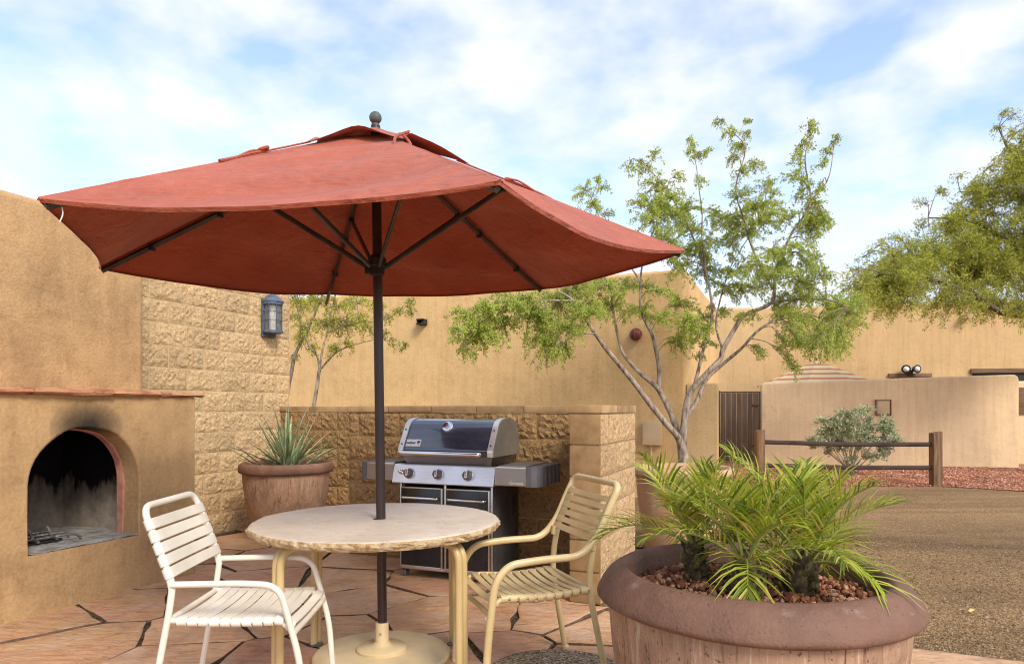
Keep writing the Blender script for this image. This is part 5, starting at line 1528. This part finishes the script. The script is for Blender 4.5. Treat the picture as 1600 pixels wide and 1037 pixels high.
# ------------------------------------------------------------------ yucca in the corner pot
yu = thing('yucca', 'spiky grey green yucca growing in the corner planter', 'yucca', (PP.x, PP.y, .67))
def blade(parent, base, az, el, L, w, bend, m, name='leaf'):
    V = []; F = []; n = 7
    p = Vector(base); e = el
    for k in range(n + 1):
        t = k / n
        d = Vector((math.cos(az) * math.cos(e), math.sin(az) * math.cos(e), math.sin(e)))
        sd = Vector((-math.sin(az), math.cos(az), 0)); up = sd.cross(d) * -1
        ww = w * (.65 + .6 * t if t < .4 else .89 * (1 - t) / .6 * 1.0 + .0) * .5 + .0006
        V += [p - sd * ww + up * ww * .55, p - up * ww * .15, p + sd * ww + up * ww * .55]
        p = p + d * L / n; e -= bend / n
    for k in range(n):
        a = 3 * k
        F += [(a, a + 1, a + 4, a + 3), (a + 1, a + 2, a + 5, a + 4)]
    mb = MB(); mb.v = [tuple(v - parent.location) for v in V]; mb.f = F
    return mb.build(name, m, parent, smooth=50, fix=False)
r = random.Random(4)
for k in range(78):
    az = r.uniform(0, 2 * math.pi); q = (k + .5) / 78
    el = 1.45 - 1.10 * q + r.uniform(-.2, .2)
    sp = r.uniform(0, .26) * q
    off = Vector((math.cos(az) * sp - .05 + .10 * r.random(), math.sin(az) * sp * .6, r.uniform(-.02, .02)))
    blade(yu, Vector((PP.x, PP.y, .67)) + off, az, el, r.uniform(.40, .70) * (1 - .12 * q), r.uniform(.022, .038), r.uniform(0, .45), YUCCA if r.random() < .87 else YUCCA_DRY)
for k in range(9):
    az = r.uniform(0, 2 * math.pi)
    blade(yu, Vector((PP.x + .25 * math.cos(az), PP.y + .25 * math.sin(az), .68)), az + r.uniform(-.5, .5), r.uniform(.2, 1.0), r.uniform(.1, .25), .012, .5, YUCCA_DRY, 'dry_leaf')

# ------------------------------------------------------------------ trees
def leaf_mesh(name, C, D, Lw, m, parent, curl=.15):
    """diamond leaves: centres C, directions D, sizes Lw (n x 2)"""
    n = len(C)
    D = D / np.linalg.norm(D, axis=1, keepdims=True)
    U = rng.normal(size=(n, 3)); U -= D * (U * D).sum(1, keepdims=True); U /= np.linalg.norm(U, axis=1, keepdims=True)
    N = np.cross(D, U)
    L, W = Lw[:, 0:1], Lw[:, 1:2]
    V = np.stack([C, C + D * L * .45 + U * W * .5 + N * W * curl, C + D * L, C + D * L * .45 - U * W * .5 + N * W * curl], 1)
    F = np.arange(n * 4).reshape(n, 4)
    return np_mesh(name, (V - np.array(parent.location)).reshape(-1, 3), F, m, parent)
def limb_tubes(limbs, Y0, depth, jitter=.02, seed=0):
    """picture-space limb sketches -> rounded 3-D limbs with their own depth"""
    out = []
    r = random.Random(seed)
    for pts, r0, r1, d0, d1 in limbs:
        P3 = []
        for i, (px, py) in enumerate(pts):
            t = i / max(1, len(pts) - 1)
            P3.append(P(px, py, Y0 + d0 + (d1 - d0) * t))
        sp = smooth_path(P3, 4)
        sp = [p + Vector((mnoise.noise(p * 3 + Vector((seed, 0, 0))), mnoise.noise(p * 3 + Vector((0, seed, 5))), 0)) * jitter * (0 if k == 0 else 1) for k, p in enumerate(sp)]
        rad = [.86 * (r0 + (r1 - r0) * k / (len(sp) - 1)) * (1 + .12 * mnoise.noise(sp[k] * 9)) for k in range(len(sp))]
        out.append((sp, rad))
    return out
def make_tree(name, label, cat, base, limbs, Y0, blobs, leaf_m, bark_m, per=9, leaf=(.02, .010), depth=.9, droop=0.0, seed=1, tuft=6, step=.045, group=None, up=.25, spread=1.0, twr=.0032):
    t = thing(name, label, cat, base, 0, group)
    LB = limb_tubes(limbs, Y0, depth, seed=seed)
    mb = MB()
    for sp, rad in LB: mb.tube(sp, rad, 9)
    mb.build('trunk', bark_m, t, smooth=60, off=t.location)
    nodes = np.array([p[:] for sp, rad in LB for k, p in enumerate(sp) if rad[k] < .06])
    r = random.Random(seed); tw = MB(); C = []; D = []
    for bi, (px, py, rp) in enumerate(blobs):
        # depth of a leaf mass: between the depth of the nearest limb and the round shape of the crown
        c0 = P(px, py, Y0)
        dd = np.linalg.norm(nodes[:, [0, 2]] - np.array([c0.x, c0.z]), axis=1)
        near = nodes[dd.argmin()]
        Yb = near[1] + r.uniform(-1, 1) * depth * (.35 + .5 * min(1, dd.min()))
        c = P(px, py, Yb); R_ = rp / FPX * Yb
        a = Vector(near)
        midp = a.lerp(c, .5) + Vector((r.uniform(-.06, .06), r.uniform(-.06, .06), .06 + .10 * (a - c).length * (1 if droop > 0 else .3)))
        con = smooth_path([a, midp, c], 6)
        tw.tube(con, [twr * 1.9 * (1 - .6 * k / (len(con) - 1)) for k in range(len(con))], 4, cap=False)
        nt_ = max(9, int(per * (rp / 22.0) ** 1.3))
        for k in range(nt_):
            s = con[int((.35 + .65 * r.random() ** .7) * (len(con) - 1))]
            v = Vector((r.gauss(0, 1), r.gauss(0, .9), r.gauss(0, .8) + up))
            v = v.normalized()
            tgt = c + Vector((v.x, v.y, v.z * .85)) * R_ * r.uniform(.45, 1.1) * spread
            L = (tgt - s).length
            if L < .03: continue
            m_ = s.lerp(tgt, .55) + Vector((0, 0, .10 * L if droop > 0 else .04 * L))
            end = tgt - Vector((0, 0, droop * L * r.uniform(.5, 1.2)))
            pts = smooth_path([s, m_, end], 4)
            tw.tube(pts, [twr * (1 - .75 * q / (len(pts) - 1)) for q in range(len(pts))], 3, cap=False)
            m = max(3, int(L / step))
            for q in range(m):
                u = .22 + .78 * (q + r.random()) / m
                i = min(int(u * (len(pts) - 1)), len(pts) - 2); f_ = u * (len(pts) - 1) - i
                b_ = pts[i].lerp(pts[i + 1], min(f_, 1)); tg = (pts[i + 1] - pts[i]).normalized()
                for z in range(tuft):
                    dv = Vector((r.gauss(0, 1), r.gauss(0, 1), r.gauss(0, 1))).normalized() + tg * .7
                    dv.z -= droop * .5
                    C.append(b_ + Vector((r.gauss(0, 1), r.gauss(0, 1), r.gauss(0, 1))) * leaf[0] * .45); D.append(dv)
    tag(tw.build('twigs', bark_m, t, smooth=0, off=t.location, fix=False), kind='stuff')
    C = np.array([x[:] for x in C]); D = np.array([x[:] for x in D])
    sz = np.stack([leaf[0] * rng.uniform(.6, 1.3, len(C)), leaf[1] * rng.uniform(.7, 1.3, len(C))], 1)
    tag(leaf_mesh('crown', C, D, sz, leaf_m, t), kind='stuff')
    return t, len(C)

limbs = [
    ([(1069, 806), (1068, 760), (1068, 722), (1066, 690)], .085, .066, 0, 0),
    ([(1066, 700), (1058, 682), (1038, 660), (1005, 617), (975, 577), (945, 541), (930, 521), (916, 500), (897, 470), (872, 455)], .050, .012, 0, -.5),
    ([(1064, 695), (1056, 668), (1044, 638), (1027, 606), (1010, 591), (988, 570), (971, 545), (960, 505), (955, 460), (940, 425)], .047, .010, 0, .7),
    ([(1028, 610), (1029, 582), (1026, 552), (1019, 525), (1008, 500), (1002, 478), (1000, 440), (1010, 390), (1030, 340)], .034, .008, .3, .2),
    ([(1067, 698), (1069, 660), (1072, 635), (1080, 610), (1092, 596), (1110, 576), (1125, 560), (1128, 546), (1148, 512), (1165, 492), (1204, 474), (1209, 445), (1216, 410), (1240, 360), (1268, 312), (1258, 250), (1270, 205)], .052, .006, 0, -.2),
    ([(1204, 474), (1240, 468), (1290, 468), (1325, 480)], .018, .006, -.15, -.6),
    ([(1073, 650), (1088, 628), (1104, 592), (1126, 571), (1156, 546), (1190, 512), (1238, 489), (1290, 500), (1325, 520)], .036, .007, 0, .6),
    ([(1084, 604), (1094, 562), (1105, 530), (1111, 498), (1106, 440), (1092, 392), (1070, 342), (1034, 285), (1004, 255)], .026, .005, 0, .4),
    ([(1207, 452), (1182, 402), (1161, 342), (1150, 292), (1163, 232), (1140, 205)], .016, .005, -.15, .2),
    ([(1268, 312), (1292, 285), (1304, 230)], .009, .004, -.2, -.3),
    ([(1000, 440), (970, 395), (940, 350), (925, 310)], .012, .005, .2, .4),
    ([(1106, 440), (1098, 370), (1095, 300), (1082, 235)], .012, .004, .2, -.1),
    ([(1128, 546), (1118, 500), (1130, 450), (1150, 400), (1190, 340)], .016, .005, 0, .5),
    ([(897, 470), (850, 470), (800, 478), (755, 500), (730, 530)], .013, .004, -.5, -.9),
    ([(930, 521), (905, 522), (880, 535)], .012, .005, -.35, -.6),
]
blobs = [(722, 502, 20), (732, 538, 22), (757, 492, 27), (762, 535, 24), (798, 482, 28), (828, 498, 32), (850, 538, 26), (868, 480, 32), (880, 518, 27), (852, 560, 16), (898, 462, 28), (918, 498, 25), (940, 452, 27), (958, 482, 25), (882, 558, 15), (985, 452, 22), (1000, 488, 20), (742, 518, 22), (790, 518, 22), (715, 520, 14), (735, 560, 10), (905, 440, 20), (815, 470, 20), (840, 515, 20),
    (912, 302, 17), (945, 295, 11), (930, 322, 16), (958, 335, 9), (935, 280, 7),
    (1008, 272, 15), (1025, 300, 22), (998, 322, 16), (1040, 312, 25), (1050, 342, 26), (1015, 350, 22), (1075, 330, 22), (1085, 362, 25), (1040, 382, 25), (1080, 402, 25), (1110, 382, 20), (1060, 426, 20), (1100, 430, 22), (980, 266, 8), (1000, 258, 7), (1080, 222, 8), (1090, 250, 10), (1105, 240, 7), (1025, 245, 12), (1060, 280, 11), (1094, 285, 9), (1078, 240, 7),
    (1122, 192, 8), (1138, 212, 12), (1168, 192, 6), (1155, 232, 14), (1140, 250, 11), (1160, 270, 13), (1185, 262, 14), (1195, 290, 16), (1210, 302, 11), (1160, 310, 19), (1180, 330, 22), (1150, 346, 22), (1130, 350, 16), (1200, 350, 20), (1170, 370, 22), (1140, 382, 20), (1165, 210, 8), (1120, 335, 12),
    (1264, 210, 12), (1255, 235, 14), (1271, 195, 6), (1245, 250, 11), (1238, 280, 13), (1280, 260, 9), (1302, 224, 10), (1292, 240, 7), (1260, 290, 13), (1250, 312, 13), (1282, 300, 8), (1270, 332, 13), (1285, 346, 14), (1260, 350, 16), (1228, 345, 16), (1270, 375, 16), (1292, 350, 7),
    (1210, 402, 25), (1240, 400, 23), (1180, 422, 25), (1150, 430, 23), (1210, 440, 25), (1250, 440, 25), (1130, 460, 20), (1165, 460, 20), (1280, 430, 20), (1240, 475, 23), (1280, 470, 23), (1310, 480, 20), (1330, 492, 18), (1346, 510, 12), (1300, 512, 20), (1260, 512, 23), (1225, 500, 18), (1250, 546, 18), (1285, 546, 18), (1230, 540, 13), (1240, 580, 12), (1300, 560, 12), (1320, 540, 12), (1190, 556, 10), (1065, 480, 20), (1080, 520, 22), (1060, 540, 16), (1100, 500, 18), (1110, 540, 13), (1045, 500, 16), (1092, 562, 10), (1130, 490, 12), (1035, 460, 16), (1340, 465, 12), (1215, 470, 14), (1175, 500, 10)]
_r = random.Random(5); fill = []
for i_, a_ in enumerate(blobs):
    for b_ in blobs[i_ + 1:]:
        dd_ = math.hypot(a_[0] - b_[0], a_[1] - b_[1])
        if 24 < dd_ < 58 and (a_[1] + b_[1]) > 640 and _r.random() < .42:
            fill.append(((a_[0] + b_[0]) / 2 + _r.uniform(-6, 6), (a_[1] + b_[1]) / 2 + _r.uniform(-6, 6), _r.uniform(8, 17)))
_r.shuffle(fill)
blobs = blobs + fill[:75]
bb = P(1069, 805, 8.0)
_, n1_ = make_tree('desert_tree', 'airy multi-trunk desert tree with feathery green crown before the tan house', 'tree', (bb.x, bb.y, -.02), limbs, 8.0, blobs, LEAF_TREE, BARK, per=30, leaf=(.026, .0145), depth=.75, droop=.10, seed=3, tuft=6, step=.030, spread=1.5)

limbs = [([(492, 800), (489, 700), (489, 640), (495, 600), (499, 578)], .032, .024, 0, 0),
    ([(499, 580), (496, 555), (482, 540), (470, 505), (465, 470)], .016, .005, 0, -.2),
    ([(499, 580), (505, 545), (512, 515), (520, 480), (530, 440)], .018, .005, 0, .3),
    ([(500, 578), (520, 556), (535, 545), (565, 535), (600, 530), (625, 545)], .014, .004, 0, -.3),
    ([(512, 520), (550, 505), (600, 500), (640, 475)], .010, .003, .15, -.2)]
blobs = [(470, 482, 18), (500, 476, 20), (530, 482, 19), (560, 474, 18), (510, 512, 23), (540, 512, 22), (482, 520, 19), (562, 500, 16), (577, 516, 13), (600, 522, 11), (490, 548, 12), (522, 546, 14), (625, 490, 9), (642, 474, 7), (605, 496, 11), (616, 540, 8), (632, 545, 6), (592, 480, 11), (530, 450, 18), (500, 445, 18), (470, 450, 16), (560, 445, 14), (545, 540, 10), (645, 490, 6)]
bb = P(492, 795, 8.5)
_, n2_ = make_tree('sapling', 'slim young tree with yellow green leaves rising behind the low block wall', 'tree', (bb.x, bb.y, -.02), limbs, 8.5, blobs, LEAF_SMALL, BARK, per=32, leaf=(.032, .013), depth=.45, droop=.15, seed=21, tuft=5, step=.034, spread=1.45)
limbs = [([(430, 780), (445, 640), (455, 580), (466, 545), (482, 515), (500, 470), (512, 440)], .040, .010, 0, 0), ([(466, 545), (470, 500), (462, 450)], .018, .006, 0, .2)]
blobs = [(462, 500, 14), (470, 530, 11), (458, 470, 16), (480, 455, 16), (460, 560, 8), (490, 470, 14)]
bb = P(430, 775, 9.2)
_, n2b = make_tree('sapling', 'pale leaning young tree half hidden by the end of the tall block wall', 'tree', (bb.x, bb.y, -.02), limbs, 9.2, blobs, LEAF_SMALL, BARK, per=30, leaf=(.032, .013), depth=.4, droop=.15, seed=31, tuft=5, step=.036, spread=1.3)

# large mesquite at the right edge
def upper(px): return np.interp(px, [1310, 1345, 1390, 1420, 1450, 1490, 1530, 1560, 1590, 1640, 1760], [440, 400, 372, 335, 318, 285, 268, 258, 215, 170, 150])
def lower(px): return np.interp(px, [1310, 1350, 1400, 1450, 1500, 1560, 1640, 1760], [470, 482, 488, 484, 494, 496, 500, 510])
r = random.Random(12); blobs = []
while len(blobs) < 230:
    px = r.uniform(1312, 1740); py = r.uniform(150, 500)
    if upper(px) + 16 < py < lower(px) - 6: blobs.append((px, py, r.uniform(10, 30)))
blobs += [(1572, 176, 8), (1590, 178, 9), (1562, 204, 9), (1585, 210, 12), (1440, 318, 8), (1470, 300, 9), (1400, 372, 9), (1575, 232, 12), (1345, 405, 9), (1370, 385, 8), (1500, 275, 8), (1545, 262, 9)]
limbs = [([(1700, 800), (1695, 700), (1690, 600), (1680, 540)], .20, .16, 0, 0),
    ([(1682, 545), (1640, 500), (1590, 492), (1560, 486), (1500, 450), (1420, 430), (1350, 430)], .10, .012, 0, -1.2),
    ([(1682, 545), (1660, 470), (1600, 400), (1530, 350), (1450, 340)], .11, .012, 0, .3),
    ([(1680, 540), (1680, 420), (1640, 320), (1580, 240), (1560, 200)], .11, .012, 0, .8),
    ([(1680, 540), (1720, 420), (1730, 300), (1700, 200)], .10, .012, 0, -.3),
    ([(1600, 400), (1520, 420), (1440, 400), (1390, 400)], .05, .010, .2, -.6),
    ([(1640, 320), (1560, 300), (1500, 300)], .05, .010, .5, .2)]
bb = P(1700, 795, 13.0)
_, n3_ = make_tree('mesquite_tree', 'broad olive green mesquite tree overhanging the far pale house', 'tree', (bb.x, bb.y, -.02), limbs, 13.0, blobs, LEAF_MESQ, BARK_D, per=27, leaf=(.060, .017), depth=1.3, droop=.06, seed=41, tuft=4, step=.044, spread=1.7, up=.1, twr=.005)

# silver shrub before the patio wall
limbs = []; blobs = []
r = random.Random(9)
for k in range(24):
    ex = r.uniform(1270, 1398); ey = 728 - r.uniform(.55, 1) * 84 * math.sqrt(max(.1, 1 - ((ex - 1332) / 74) ** 2))
    limbs.append(([(1328 + r.uniform(-7, 7), 741), (1332 + (ex - 1332) * .45, 741 + (ey - 741) * .5), (ex, ey)], .011, .004, r.uniform(-.1, .1), r.uniform(-.55, .55)))
for k in range(64):
    a = r.uniform(0, 2 * math.pi); q = math.sqrt(r.random())
    px, py = 1332 + 68 * q * math.cos(a), 682 + 40 * q * math.sin(a)
    if py > 705 and r.random() < .6: continue
    blobs.append((px, py, r.uniform(6, 11)))
bb = P(1330, 741, 13.0)
_, n4_ = make_tree('shrub', 'rounded silver green shrub growing against the vented patio wall', 'shrub', (bb.x, bb.y, -.02), limbs, 12.97, blobs, LEAF_SILVER, BARK, per=26, leaf=(.052, .027), depth=.5, droop=0, seed=51, tuft=6, step=.030, spread=1.3, up=.35, twr=.004)
print('leaves', n1_, n2_, n2b, n3_, n4_)

# ------------------------------------------------------------------ small things on the ground
st = G(872, 1063)
ss = thing('stepping_stone', 'round pebble-finished stepping stone under the tan chair', 'stepping stone', (st.x, st.y, .004))
MB().lathe([(.30, 0), (.335, .004), (.340, .016), (.332, .026), (.31, .031), (.2, .033), (.001, .033)], 56, wob=lambda i, a: .008 * mnoise.noise(Vector((math.cos(a) * 3, math.sin(a) * 3, 2)))).build('stone', PEBBLE, ss, smooth=50)
wd = G(726, 1034)
we = thing('weed', 'tiny weed sprouting from a joint beside the table leg', 'weed', (wd.x, wd.y, -.01))
for k in range(9):
    a = k * .75
    blade(we, Vector((wd.x, wd.y, -.008)), a, .5 + .4 * (k % 3), .035 + .012 * (k % 2), .012, .6, PALM)
lf_ = G(1516, 956)
ye = thing('fallen_leaf', 'curled yellow leaf lying on the brown gravel drive', 'leaf', (lf_.x, lf_.y, -.004))
blade(ye, Vector((lf_.x, lf_.y, .002)), 0.2, .45, .06, .034, 1.2, YELLOWLEAF, 'blade')
r = random.Random(77)
lt = MB()
for k in range(46):
    b_, a_ = r.uniform(.2, 4.5), r.uniform(4.3, 9.0)
    p = AB(b_, a_, -.004)
    s = r.uniform(.008, .02); an = r.uniform(0, 6.28)
    q = [(-1, 0, 0), (0, .4, .25), (1, 0, .15), (0, -.4, .1)]
    lt.add([(p.x + s * (x * math.cos(an) - y * math.sin(an)), p.y + s * (x * math.sin(an) + y * math.cos(an)), p.z + s * z + .004) for x, y, z in q], [(0, 1, 2, 3)])
o = lt.build('leaf_litter', YUCCA_DRY, None, smooth=0, fix=False)
tag(o, 'dry leaf litter scattered over the brown drive', 'litter', kind='stuff')
